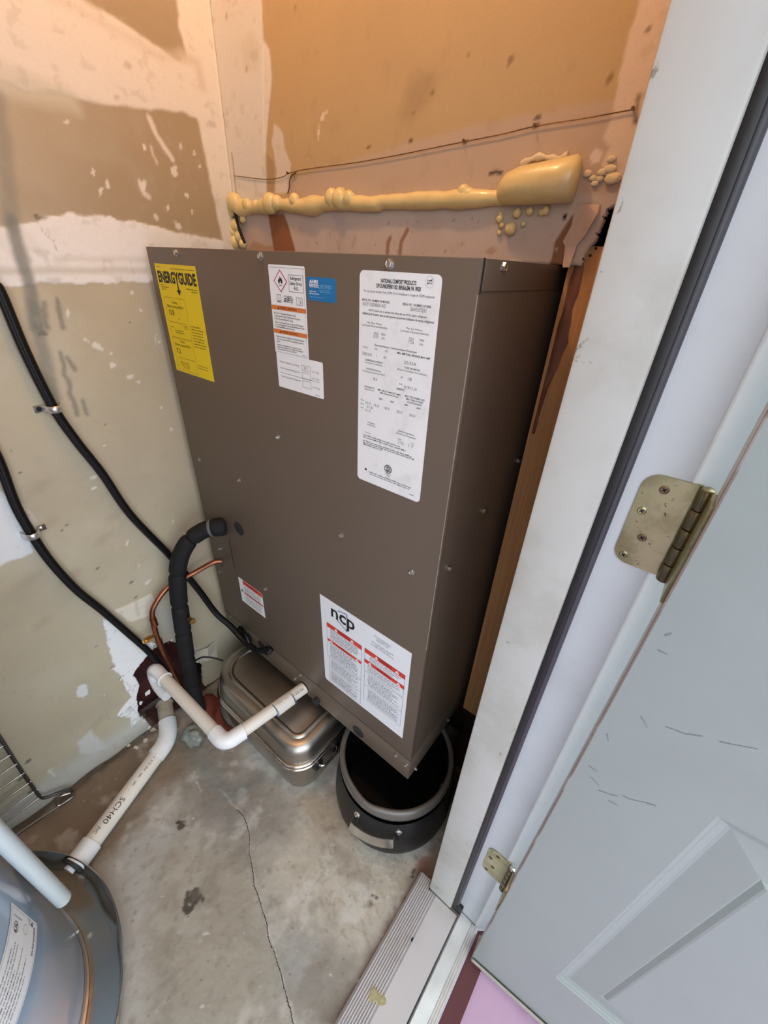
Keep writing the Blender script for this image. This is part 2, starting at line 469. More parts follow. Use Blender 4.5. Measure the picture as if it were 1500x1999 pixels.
M_wall = paint_mat('drywall_and_compound', 0.85, 0.22, 70)
M_floor = paint_mat('worn_concrete', 0.78, 0.55, 110, 0.35)
M_plain = new_mat('white_wall_paint', (0.62, 0.58, 0.52), 0.8, 0, 0.05, 4, 0.1, 60)
M_porch = stain_mat('mauve_porch_paint', (0.55, 0.37, 0.53), (0.42, 0.25, 0.36), 0.55, 8, 0.5, 0.75, (0.2, 0.15, 0.18), 0.73)
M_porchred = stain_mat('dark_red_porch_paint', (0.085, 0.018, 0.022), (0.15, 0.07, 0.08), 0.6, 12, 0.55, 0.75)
M_ground = new_mat('outdoor_ground', (0.30, 0.29, 0.27), 0.9, 0, 0.2, 1)
M_white = new_mat('label_paper', (0.88, 0.88, 0.88), 0.45, 0, 0.03, 20)
M_whitebright = new_mat('label_paper_matt', (0.84, 0.85, 0.88), 0.5, 0, 0.02, 20)
M_dirtylabel = stain_mat('smudged_label_paper', (0.89, 0.885, 0.88), (0.74, 0.73, 0.70), 0.42, 16, 0.5, 0.72, (0.5, 0.49, 0.47), 0.8, 0.0)
M_yellow = new_mat('yellow_label', (0.86, 0.64, 0.006), 0.5, 0, 0.04, 10)
M_blue = new_mat('blue_label', (0.006, 0.17, 0.42), 0.45)
INK = {'black': new_mat('ink_black', (0.015, 0.014, 0.014), 0.6), 'grey': new_mat('ink_grey', (0.20, 0.20, 0.21), 0.6),
       'mid': new_mat('ink_mid', (0.09, 0.09, 0.095), 0.6), 'red': new_mat('ink_red', (0.70, 0.05, 0.03), 0.6), 'dred': new_mat('ink_dark_red', (0.24, 0.01, 0.01), 0.6),
       'orange': new_mat('ink_orange', (0.72, 0.20, 0.045), 0.6), 'dorange': new_mat('ink_brown', (0.12, 0.03, 0.01), 0.6),
       'white': new_mat('ink_white', (0.80, 0.80, 0.82), 0.6), 'crimson': new_mat('ink_crimson', (0.52, 0.04, 0.09), 0.6),
       'olive': new_mat('ink_olive', (0.17, 0.12, 0.0), 0.6), 'pblue': new_mat('ink_pale_blue', (0.25, 0.52, 0.72), 0.6),
       'slate': new_mat('ink_slate', (0.12, 0.16, 0.28), 0.6), 'sheet': M_white}

# wood with a grain that runs up the stud
def wood():
    m = new_mat('pine_stud', (0.48, 0.245, 0.105), 0.65, 0, 0.5, 4, 0.3, 6, 0.3, 0, (60, 60, 1.2))
    return m
M_wood = wood()
M_wooddark = new_mat('stained_stud_edge', (0.20, 0.075, 0.04), 0.55, 0, 0.5, 5, 0.3, 10, 0.4, 0, (20, 20, 6))

# ------------------------------------------------------------------ the room
XL, YB, YU = -1.07, 0.745, 0.49            # left wall, back wall, front of the cabinet
CEIL = 2.44
PAPER_HI = (0.37, 0.29, 0.185); PAPER_LO = (0.50, 0.445, 0.325); MUD = (0.70, 0.665, 0.60); MUDW = (0.78, 0.77, 0.74)

def wl(*pp): return [tuple(at(px, py, 'x', XL))[1:] for px, py in pp]      # photo -> (y, z) on the left wall
def wb(*pp): return [(q.x, q.z) for q in (at(px, py, 'y', YB) for px, py in pp)]
def fl(*pp): return [(q.x, q.y) for q in (at(px, py, 'z', 0.0) for px, py in pp)]

HOLE = wl((300, 1266), (270, 1300), (258, 1318), (272, 1332), (266, 1362), (272, 1396), (290, 1412), (304, 1426), (330, 1442), (388, 1428), (402, 1370), (396, 1300), (346, 1254), (330, 1252))

def paint_left(U, V):
    p = Paint(U, V, PAPER_LO)
    z = V; n = np.arange(len(U))
    p._mix(n, sstep(1.36, 1.40, z), PAPER_HI)
    p._mix(n, sstep(0.15, 0.55, U) * (1 - sstep(1.36, 1.4, z)) * 0.45, (0.44, 0.365, 0.25))
    p.cloud((0.58, 0.54, 0.43), 5, 0.45, 0.75, 0.55, (1 - sstep(1.3, 1.4, z)))
    p.cloud((0.42, 0.37, 0.27), 9, 0.5, 0.8, 0.45)
    p.cloud((0.55, 0.52, 0.42), 4, 0.45, 0.7, 0.35, sstep(1.38, 1.42, z) * (1 - sstep(0.3, 0.5, U)))
    # lower taped seam
    zlo, zhi = 1.328, 1.44
    p.poly([(-1, 1.318), (0.22, 1.32), (0.30, 1.33), (0.37, 1.326), (0.50, 1.332), (0.745, 1.332), (0.745, 1.415), (0.66, 1.424), (0.60, 1.43), (0.53, 1.437), (0.45, 1.445), (0.37, 1.444), (0.30, 1.425), (0.24, 1.408), (0.10, 1.40), (-1, 1.40)], MUDW, 0.002, 0.006, 45, 1.0, h=0.0008)
    p.line([(0.2, 1.345), (0.36, 1.35), (0.6, 1.355)], 0.006, (0.56, 0.52, 0.45), 0.006, 0.003, 25, 0.75)
    p.line([(0.33, 1.368), (0.45, 1.374), (0.6, 1.374)], 0.004, (0.60, 0.56, 0.50), 0.006, 0.003, 25, 0.6)
    p.cloud((0.63, 0.61, 0.55), 18, 0.55, 0.75, 0.35, sstep(1.33, 1.34, z) * (1 - sstep(1.41, 1.44, z)))
    # upper band and corner band
    p.poly([(-1, 1.63), (0.30, 1.622), (0.36, 1.612), (0.433, 1.618), (0.50, 1.622), (0.582, 1.634), (0.655, 1.642), (0.677, 1.637), (0.684, 1.58), (0.692, 1.50), (0.70, 1.43), (0.705, 1.33), (0.76, 1.33), (0.76, 2.5), (0.675, 2.5), (0.668, 1.80), (0.672, 1.735), (0.655, 1.722), (0.60, 1.728), (0.561, 1.742), (0.52, 1.748), (0.46, 1.752), (0.40, 1.762), (0.30, 1.775), (-1, 1.80)], MUD, 0.004, 0.007, 30, 1.0, h=0.0008)
    p.poly([(-1, 1.64), (0.30, 1.64), (0.44, 1.628), (0.44, 1.60), (0.36, 1.594), (0.25, 1.59), (-1, 1.58)], (0.57, 0.55, 0.45), 0.014, 0.008, 15, 0.75)
    p.line([(0.40, 1.745), (0.50, 1.735), (0.62, 1.718), (0.67, 1.73)], 0.008, (0.60, 0.53, 0.45), 0.010, 0.004, 20, 0.55)
    p.line(wl((355, 110), (385, 122), (395, 170)), 0.008, (0.58, 0.49, 0.40), 0.010, 0.004, 20, 0.7)
    p.line([(0.742, 1.3), (0.742, 2.5)], 0.004, (0.78, 0.72, 0.64), 0.004, 0.001, 20, 0.8)
    for a, r in ((wl((250, 128))[0], 0.006), (wl((227, 190))[0], 0.004), (wl((415, 243))[0], 0.008)):
        p.blob(a, r, (0.42, 0.35, 0.28), 0.5, 0.55, 1.6, 0.3)
    p.line(wl((66, 425), (85, 455), (108, 475), (112, 490)), 0.0008, (0.42, 0.38, 0.33), 0.0012, 0.003, 60, 0.8)
    p.blob(wl((72, 424))[0], 0.004, (0.12, 0.11, 0.10), 0.3, 0.9, 1.4)
    p.blob(wl((88, 426))[0], 0.004, (0.40, 0.39, 0.35), 0.4, 0.6)
    p.blob(wl((80, 494))[0], 0.008, (0.52, 0.50, 0.45), 0.4, 0.5, 1.8); p.blob(wl((105, 548))[0], 0.008, (0.50, 0.48, 0.42), 0.4, 0.5, 1.8)
    # soot smear where a cable hung
    g = (0.20, 0.205, 0.175)
    p.line(wl((-4, 190), (12, 330), (22, 440)), 0.011, g, 0.008, 0.004, 30, 0.5)
    p.line(wl((22, 430), (40, 500), (58, 560), (68, 610), (72, 640)), 0.010, (0.21, 0.215, 0.19), 0.006, 0.004, 30, 0.85)
    p.line(wl((66, 600), (74, 645)), 0.013, g, 0.007, 0.004, 30, 0.55)
    p.line(wl((78, 662), (92, 720), (106, 775)), 0.011, g, 0.008, 0.004, 30, 0.68)
    for a, b in (((86, 590), (94, 640)), ((112, 585), (124, 640)), ((118, 690), (150, 810)), ((132, 700), (146, 720)), ((160, 780), (168, 808))):
        p.line(wl(a, b), 0.004, (0.17, 0.165, 0.14), 0.005, 0.005, 50, 0.75)
    p.blob(wl((84, 651))[0], 0.006, (0.16, 0.15, 0.12), 0.3, 0.85, 1.6)
    p.line(wl((40, 690), (52, 720), (60, 735)), 0.002, (0.38, 0.34, 0.25), 0.005, 0.003, 30, 0.6)
    # knocked-off paint chips: pale flecks
    for (a, b), r, asp, an in (((255, 735), .007, 1.4, .2), ((190, 676), .008, 1.6, -.4), ((168, 664), .004, 1.5, -.4), ((220, 713), .006, 1.3, .3), ((270, 746), .004, 1.6, -.5), ((132, 612), .005, 1.8, 1.2),
            ((258, 572), .004, 1.4, 1.3), ((275, 607), .003, 2, -.6), ((312, 667), .003, 1.5, .2), ((315, 796), .003, 1.6, .3), ((334, 838), .004, 1.2, 1.2), ((183, 932), .006, 1.6, .2), ((184, 953), .004, 1.8, .1),
            ((248, 1060), .004, 2.6, 1.2), ((271, 1105), .003, 2.6, 1.2), ((288, 1137), .006, 1.8, .4), ((338, 1018), .003, 2, 1.2), ((205, 870), .003, 1.6, .3), ((130, 238), .003, 2, .3), ((290, 530), .003, 1.2, 0), ((217, 690), .0025, 1.2, .4),
            ((280, 363), .006, 2.2, 1.0), ((262, 440), .005, 1.6, 1.3), ((347, 440), .007, 1.4, -.4), ((365, 381), .005, 1.4, -.3), ((305, 425), .006, 1.2, 1.2), ((340, 335), .008, 1.6, 1.2), ((328, 405), .003, 2.2, 1.4),
            ((196, 372), .004, 2.6, 1.2), ((182, 335), .003, 2.4, 1.2), ((210, 360), .005, 1.8, 1.3), ((353, 285), .005, 1.4, 1.3), ((380, 300), .004, 1.4, 1.0), ((390, 325), .003, 1.4, 1.0), ((282, 287), .004, 1.6, 1.4), ((375, 412), .003, 2.4, 1.4)):
        p.blob(wl((a, b))[0], r, (0.72, 0.69, 0.61), 0.15, 0.9, asp, an, 0.5)
    p.line(wl((290, 228), (305, 262), (320, 285), (337, 312)), 0.0045, (0.74, 0.69, 0.62), 0.003, 0.003, 60, 0.9)
    p.line(wl((295, 285), (300, 305), (306, 320)), 0.002, (0.72, 0.66, 0.58), 0.003, 0.003, 60, 0.8)
    p.line(wl((272, 355), (282, 378), (290, 384)), 0.004, (0.74, 0.68, 0.58), 0.003, 0.003, 60, 0.85)
    p.line(wl((306, 653), (303, 655), (305, 672)), 0.0012, (0.70, 0.66, 0.58), 0.0015, 0.001, 60, 0.9)
    for a, r in (((130, 1025), .003), ((40, 923), .0025), ((190, 1110), .004), ((256, 1137), .005), ((265, 1166), .004), ((188, 1262), .003), ((55, 1486), .006), ((40, 1521), .006), ((120, 1036), .003), ((20, 880), .002), ((253, 630), .002), ((205, 828), .002)):
        p.blob(wl(a)[0], r, (0.12, 0.10, 0.08), 0.3, 0.8, 1.5, 0.3)
    for a in ((222, 1008), (95, 1022), (205, 1050), (140, 1125), (80, 950), (60, 1130), (85, 1215), (190, 1410)):
        p.blob(wl(a)[0], 0.014, (0.37, 0.31, 0.225), 0.7, 0.4, 2.0, 0.4)
    p.blob(wl((58, 1140))[0], 0.03, (0.40, 0.34, 0.26), 0.8, 0.35, 2.2, 0.2); p.blob(wl((160, 1400))[0], 0.05, (0.40, 0.35, 0.28), 0.8, 0.3, 1.6, 0.2)
    # bright compound patch at the far left
    p.poly(wl((-80, 900), (0, 958), (34, 985), (52, 1010), (60, 1040), (62, 1078), (40, 1090), (20, 1096), (0, 1106), (-80, 1130)), (0.80, 0.83, 0.86), 0.003, 0.008, 40, 0.95, h=0.0006)
    p.line(wl((40, 985), (60, 1005), (68, 1030)), 0.004, (0.72, 0.68, 0.58), 0.004, 0.003, 60, 0.6)
    p.line(wl((190, 1348), (206, 1352), (216, 1376)), 0.0015, (0.36, 0.34, 0.3), 0.003, 0.002, 50, 0.4); p.line(wl((196, 1360), (214, 1405)), 0.003, (0.40, 0.38, 0.33), 0.006, 0.003, 50, 0.5)
    # tape scraps and torn plaster round the pipe hole
    p.poly(wl((224, 1190), (260, 1176), (296, 1158), (304, 1178), (300, 1200), (262, 1212), (250, 1212)), (0.70, 0.66, 0.55), 0.002, 0.003, 60, 1.0, h=0.0006)
    p.poly(wl((300, 1185), (340, 1150), (352, 1165), (350, 1250), (318, 1252), (280, 1218)), (0.46, 0.45, 0.40), 0.010, 0.004, 40, 0.8)
    p.line(wl((264, 1168), (270, 1200)), 0.003, (0.42, 0.38, 0.30), 0.006, 0.002, 40, 0.6)
    p.poly(wl((200, 1208), (203, 1226), (212, 1262), (224, 1302), (219, 1306), (238, 1320), (247, 1346), (256, 1360), (240, 1380), (230, 1397), (254, 1402), (257, 1420), (276, 1404), (284, 1412), (284, 1388), (276, 1350), (266, 1322), (280, 1290), (296, 1272), (300, 1255), (268, 1244), (226, 1214)), (0.84, 0.85, 0.86), 0.0015, 0.005, 60, 1.0, h=0.0012)
    p.poly(wl((212, 1212), (268, 1244), (286, 1262), (276, 1275), (240, 1240)), (0.76, 0.72, 0.60), 0.006, 0.004, 60, 0.7)
    for q in (wl((245, 1330), (262, 1350)), wl((252, 1378), (266, 1392)), wl((246, 1400), (270, 1372))):
        p.line(q, 0.0012, (0.50, 0.47, 0.44), 0.002, 0.002, 60, 0.8)
    p.poly(wl((345, 1250), (360, 1262), (410, 1262), (424, 1252), (425, 1280), (385, 1298), (380, 1340), (350, 1330)), (0.58, 0.55, 0.46), 0.004, 0.004, 50, 0.8)
    p.blob(wl((160, 1347))[0], 0.018, (0.74, 0.76, 0.77), 0.12, 0.95, 1.7, 1.45, 0.5)
    p.blob(wl((204, 1357))[0], 0.0025, (0.8, 0.78, 0.7), 0.2, 0.9)
    p.poly(wl((150, 1450), (178, 1424), (192, 1440), (205, 1462), (180, 1474), (158, 1470)), (0.64, 0.655, 0.65), 0.006, 0.005, 50, 0.8)
    p.line(wl((96, 1504), (108, 1516)), 0.003, (0.72, 0.74, 0.74), 0.003, 0.001, 50, 0.8); p.line(wl((95, 1510), (105, 1498)), 0.002, (0.70, 0.72, 0.72), 0.003, 0.001, 50, 0.6)
    p.poly([(-0.35, 0.0), (0.2, 0.0), (0.2, 0.09), (-0.35, 0.12)], (0.56, 0.565, 0.545), 0.03, 0.02, 15, 0.75)
    p.line([(-0.4, 0.0), (0.2, 0.0)], 0.008, (0.22, 0.19, 0.16), 0.006, 0.008, 40, 0.75, 0.42, 30)
    p.blob(wl((60, 1545))[0], 0.006, (0.1, 0.08, 0.07), 0.3, 0.8, 1.6)
    p.cloud((0.40, 0.36, 0.28), 60, 0.64, 0.76, 0.25)
    return p

def left3(U, V, Hh): return np.stack([XL + Hh, U, V], 1)
def left_hole(u, v):
    uu = u + 0.010 * (fbm(u, v, 50, 3) - 0.5); vv = v + 0.010 * (fbm(u, v, 50, 8) - 0.5)
    d = sdf(uu, vv, HOLE)
    low = v - 0.004 - 0.016 * fbm(u, u * 0.3, 14, 21)      # broken lower edge of the board
    return np.minimum(d, low)
wall_left = struct(grid_obj('wall_left', -0.34, YB, 0.0, 1.98, 0.0032, left3, M_wall, paint_left, left_hole,
    None, ((-1.3, -0.34, 0, 1.322, PAPER_LO), (-1.3, -0.34, 1.322, 1.402, MUDW), (-1.3, -0.34, 1.402, 1.60, PAPER_HI), (-1.3, -0.34, 1.60, 1.79, MUD), (-1.3, -0.34, 1.79, CEIL, PAPER_HI), (-0.34, 0.675, 1.98, CEIL, PAPER_HI), (0.675, YB, 1.98, CEIL, MUD)), thick=0.012))
# the cavity behind the broken board: a red stud bay with the slab edge below it
bm = bmesh.new()
bx(bm, (XL - 0.115, 0.05, -0.02), (XL - 0.10, 0.56, 0.55))
bx(bm, (XL - 0.10, 0.05, -0.02), (XL - 0.013, 0.09, 0.55)); bx(bm, (XL - 0.10, 0.50, -0.02), (XL - 0.013, 0.54, 0.55)); bx(bm, (XL - 0.10, 0.05, 0.51), (XL - 0.013, 0.54, 0.55))
obj('cavity_lining', bm, M_cavity, wall_left)
# backing so that the broken lower edge shows board, not sky
box_obj('sill_plate', (XL - 0.06, -1.3, -0.02), (XL - 0.0135, 0.10, 0.05), new_mat('sill_plate_wood', (0.16, 0.11, 0.07), 0.8), wall_left)

def paint_back(U, V):
    p = Paint(U, V, (0.50, 0.355, 0.185)); z = V; n = np.arange(len(U))
    p.cloud((0.455, 0.325, 0.175), 5, 0.42, 0.7, 0.6); p.cloud((0.54, 0.395, 0.225), 7, 0.5, 0.75, 0.5)
    # primed, pinkish strip under the wire and the patch below the foam
    p.poly([(-0.87, 1.30), (-0.86, 1.535), (-0.70, 1.552), (-0.589, 1.562), (-0.436, 1.577), (-0.30, 1.580), (-0.15, 1.585), (-0.05, 1.585), (-0.05, 1.30)], (0.50, 0.375, 0.28), 0.006, 0.004, 25, 0.95)
    p.cloud((0.46, 0.335, 0.25), 10, 0.5, 0.7, 0.4, (1 - sstep(1.54, 1.57, z)))
    p.poly([(-1.08, 1.30), (-1.08, 1.488), (-0.05, 1.485), (-0.05, 1.30)], (0.53, 0.435, 0.385), 0.004, 0.002, 25, 1.0)
    p.cloud((0.47, 0.375, 0.33), 14, 0.5, 0.72, 0.45, (1 - sstep(1.48, 1.49, z)))
    # corner compound
    p.poly([(-1.08, 1.485), (-1.08, 2.5), (-0.912, 2.5), (-0.906, 1.80), (-0.912, 1.752), (-0.897, 1.735), (-0.893, 1.70), (-0.905, 1.66), (-0.925, 1.61), (-0.936, 1.56), (-0.938, 1.50), (-0.93, 1.485)], MUD, 0.003, 0.004, 40, 1.0, h=0.0008)
    p.poly(wb((535, 240), (552, 258), (556, 290), (568, 320), (566, 375), (535, 378), (540, 330), (530, 275)), (0.66, 0.58, 0.49), 0.0025, 0.003, 60, 0.95)
    p.poly(wb((521, 300), (535, 318), (538, 375), (522, 375)), (0.36, 0.24, 0.14), 0.003, 0.002, 60, 0.7)
    p.poly(wb((470, 75), (492, 60), (510, 95), (506, 140), (478, 145)), (0.64, 0.575, 0.47), 0.008, 0.004, 40, 0.6)
    p.blob(wb((482, 135))[0], 0.006, (0.42, 0.33, 0.24), 0.4, 0.6); p.blob(wb((443, 32))[0], 0.004, (0.3, 0.2, 0.13), 0.4, 0.7, 1.6, 1.2); p.blob(wb((577, 15))[0], 0.004, (0.3, 0.2, 0.12), 0.4, 0.6)
    p.line(wb((453, 300), (460, 360), (463, 380)), 0.002, (0.32, 0.22, 0.14), 0.0025, 0.002, 60, 0.85)
    p.line(wb((515, 90), (514, 200), (518, 330)), 0.0015, (0.86, 0.80, 0.72), 0.002, 0.001, 60, 0.6)
    # right corner compound
    p.poly([(-0.228, 1.70), (-0.224, 1.66), (-0.226, 1.62), (-0.22, 1.57), (-0.226, 1.545), (-0.215, 1.535), (-0.22, 1.515), (-0.2, 1.50), (-0.02, 1.49), (-0.02, 2.5), (-0.232, 2.5)], (0.68, 0.545, 0.43), 0.0025, 0.004, 50, 1.0, h=0.0006)
    p.poly(wb((1152, 305), (1165, 288), (1178, 296), (1172, 316), (1156, 320)), (0.70, 0.58, 0.50), 0.0015, 0.002, 60, 1.0)
    for a, r, asp, an in (((630, 228), .006, 1.4, .8), ((622, 260), .004, 3.2, 1.35), ((637, 220), .003, 1.5, .2)):
        p.blob(wb(a)[0], r, (0.76, 0.60, 0.47), 0.15, 0.9, asp, an, 0.5)
    for a, r, asp, an in (((997, 117), .0042, 1.8, 1.1), ((1190, 155), .0036, 2.2, 1.35), ((1267, 58), .0035, 1.4, 1.2), ((845, 180), .0035, 1.4, .5), ((808, 220), .003, 1.3, .5)):
        p.blob(wb(a)[0], r, (0.19, 0.125, 0.07), 0.5, 0.75, asp, an, 0.5)
    p.blob(wb((825, 170))[0], 0.022, (0.33, 0.225, 0.12), 0.8, 0.5, 1.5, .3); p.blob(wb((800, 215))[0], 0.02, (0.35, 0.24, 0.13), 0.8, 0.5, 1.2, .3); p.blob(wb((915, 107))[0], 0.003, (0.3, 0.2, 0.1), 0.4, 0.6, 1.6, 1.3)
    for a, r, asp in (((720, 288), .003, 2.2), ((802, 275), .003, 2.2), ((909, 276), .0035, 1.6), ((1047, 245), .004, 1.6), ((1050, 230), .003, 1.8)):
        p.blob(wb(a)[0], r, (0.14, 0.09, 0.05), 0.3, 0.85, asp, .2)
    p.line(wb((957, 339), (968, 336), (979, 337)), 0.0025, (0.07, 0.04, 0.02), 0.0015, 0.001, 60, 0.95)
    p.line(wb((1247, 190), (1243, 215), (1238, 240)), 0.003, (0.16, 0.10, 0.06), 0.003, 0.004, 70, 0.8)
    # below the foam: rust-brown paper scrapes
    p.poly(wb((524, 418), (555, 418), (566, 450), (577, 492), (534, 492), (530, 455)), (0.27, 0.115, 0.055), 0.002, 0.003, 50, 1.0)
    p.line(wb((756, 500), (757, 475), (762, 464)), 0.004, (0.28, 0.14, 0.075), 0.002, 0.002, 50, 0.9); p.line(wb((781, 495), (784, 470), (795, 448)), 0.004, (0.29, 0.145, 0.08), 0.002, 0.002, 50, 0.9)
    p.poly(wb((495, 470), (520, 480), (535, 478), (535, 492), (480, 492)), (0.42, 0.27, 0.16), 0.002, 0.003, 60, 0.9)
    p.poly(wb((650, 418), (675, 418), (672, 440), (658, 446)), (0.42, 0.36, 0.36), 0.004, 0.003, 60, 0.6)
    p.line(wb((660, 470), (664, 488)), 0.003, (0.36, 0.27, 0.22), 0.004, 0.003, 60, 0.6); p.line(wb((688, 480), (694, 466)), 0.003, (0.36, 0.27, 0.22), 0.004, 0.003, 60, 0.6)
    p.poly(wb((1124, 412), (1095, 455), (1082, 472), (1080, 490), (1073, 518), (1102, 530), (1125, 500), (1130, 440)), (0.24, 0.115, 0.065), 0.002, 0.004, 60, 1.0)
    p.poly(wb((1100, 418), (1085, 432), (960, 432), (975, 405), (1120, 403)), (0.50, 0.43, 0.34), 0.003, 0.005, 60, 0.7)
    p.blob(wb((1103, 424))[0], 0.004, (0.02, 0.015, 0.012), 0.15, 1.0)
    p.poly(wb((955, 500), (945, 492), (962, 480), (972, 490)), (0.40, 0.22, 0.14), 0.002, 0.003, 60, 0.6)
    p.line(wb((960, 507), (1070, 516)), 0.0015, (0.74, 0.58, 0.45), 0.002, 0.003, 80, 0.8, 0.45, 60)
    for k in range(26):
        q = wb((random.uniform(600, 1090), random.uniform(425, 500)))[0]
        p.blob(q, random.uniform(.001, .003), random.choice(((0.36, 0.25, 0.2), (0.62, 0.5, 0.42), (0.3, 0.2, 0.15))), 0.3, 0.7, random.uniform(1, 2.4), random.uniform(0, 3))
    p.cloud((0.38, 0.27, 0.16), 45, 0.64, 0.78, 0.22)
    return p
def back3(U, V, Hh): return np.stack([U, YB - Hh, V], 1)
TORN = wb((1190, 405), (1172, 440), (1160, 468), (1147, 490), (1135, 520), (1125, 560), (1300, 560), (1300, 380), (1215, 398))
def back_hole(u, v):
    uu = u + 0.008 * (fbm(u, v, 60, 3) - 0.5); vv = v + 0.008 * (fbm(u, v, 60, 8) - 0.5)
    return np.minimum(sdf(uu, vv, TORN), np.where(u > -1.04, v - 1.399, 0.1))
wall_back = struct(grid_obj('wall_back', XL, -0.09, 1.33, 1.95, 0.0028, back3, M_wall, paint_back, back_hole, None,
    ((XL, -0.91, 1.95, CEIL, MUD), (-0.91, -0.23, 1.95, CEIL, (0.49, 0.35, 0.185)), (-0.23, -0.09, 1.95, CEIL, (0.68, 0.545, 0.43)), (XL, -1.036, 0, 1.33, PAPER_LO)), thick=0.012))
# outer sheathing seen through the gaps beside the cabinet
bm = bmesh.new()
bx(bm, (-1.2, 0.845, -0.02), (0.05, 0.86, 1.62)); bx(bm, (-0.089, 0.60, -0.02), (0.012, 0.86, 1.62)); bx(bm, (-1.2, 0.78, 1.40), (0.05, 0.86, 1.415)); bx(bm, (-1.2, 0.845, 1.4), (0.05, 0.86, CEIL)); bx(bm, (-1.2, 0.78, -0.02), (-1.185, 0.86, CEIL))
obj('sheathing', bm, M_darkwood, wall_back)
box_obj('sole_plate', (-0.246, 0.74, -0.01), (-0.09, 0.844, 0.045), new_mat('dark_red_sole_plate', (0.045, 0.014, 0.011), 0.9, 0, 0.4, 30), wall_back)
# curled flap of torn facing paper beside the stud
bm = bmesh.new()
F = wb((1126, 402), (1150, 400), (1172, 399), (1168, 419), (1145, 458), (1126, 482), (1114, 522), (1100, 522), (1105, 482), (1102, 472), (1117, 441))
a = [bm.verts.new((x, YB - 0.002 - 0.005 * (0.5 + 0.5 * math.sin(i * 2.3)), z)) for i, (x, z) in enumerate(F)]
b = [bm.verts.new((x + 0.001, YB - 0.0008 - 0.005 * (0.5 + 0.5 * math.sin(i * 2.3)), z)) for i, (x, z) in enumerate(F)]
bm.faces.new(a); bm.faces.new(b[::-1])
for k in range(len(a)): bm.faces.new((a[k], a[(k + 1) % len(a)], b[(k + 1) % len(a)], b[k]))
obj('paper_flap', bm, new_mat('pink_facing_paper', (0.56, 0.40, 0.31), 0.9, 0, 0.15, 50), wall_back)

# right wall (the wall the door stands in), front wall, ceiling: seen only from other angles
bm = bmesh.new()
bx(bm, (-0.106, 0.455, 2.08), (0.012, 0.75, CEIL)); bx(bm, (-0.09, 0.46, -0.02), (0.012, 0.60, 2.08)); bx(bm, (-0.106, 0.60, 1.50), (0.012, 0.86, CEIL))
bx(bm, (-0.106, -1.3, 0.0), (0.012, -0.675, CEIL)); bx(bm, (-0.106, -0.68, 2.08), (0.012, 0.46, CEIL))
wall_right = struct(obj('wall_right', bm, M_plain))
wall_front = struct(box_obj('wall_front', (XL - 0.05, -1.35, 0.0), (0.012, -1.3, CEIL), M_plain))
ceiling = struct(box_obj('ceiling', (XL - 0.1, -1.35, CEIL), (0.012, 0.86, CEIL + 0.02), M_plain))

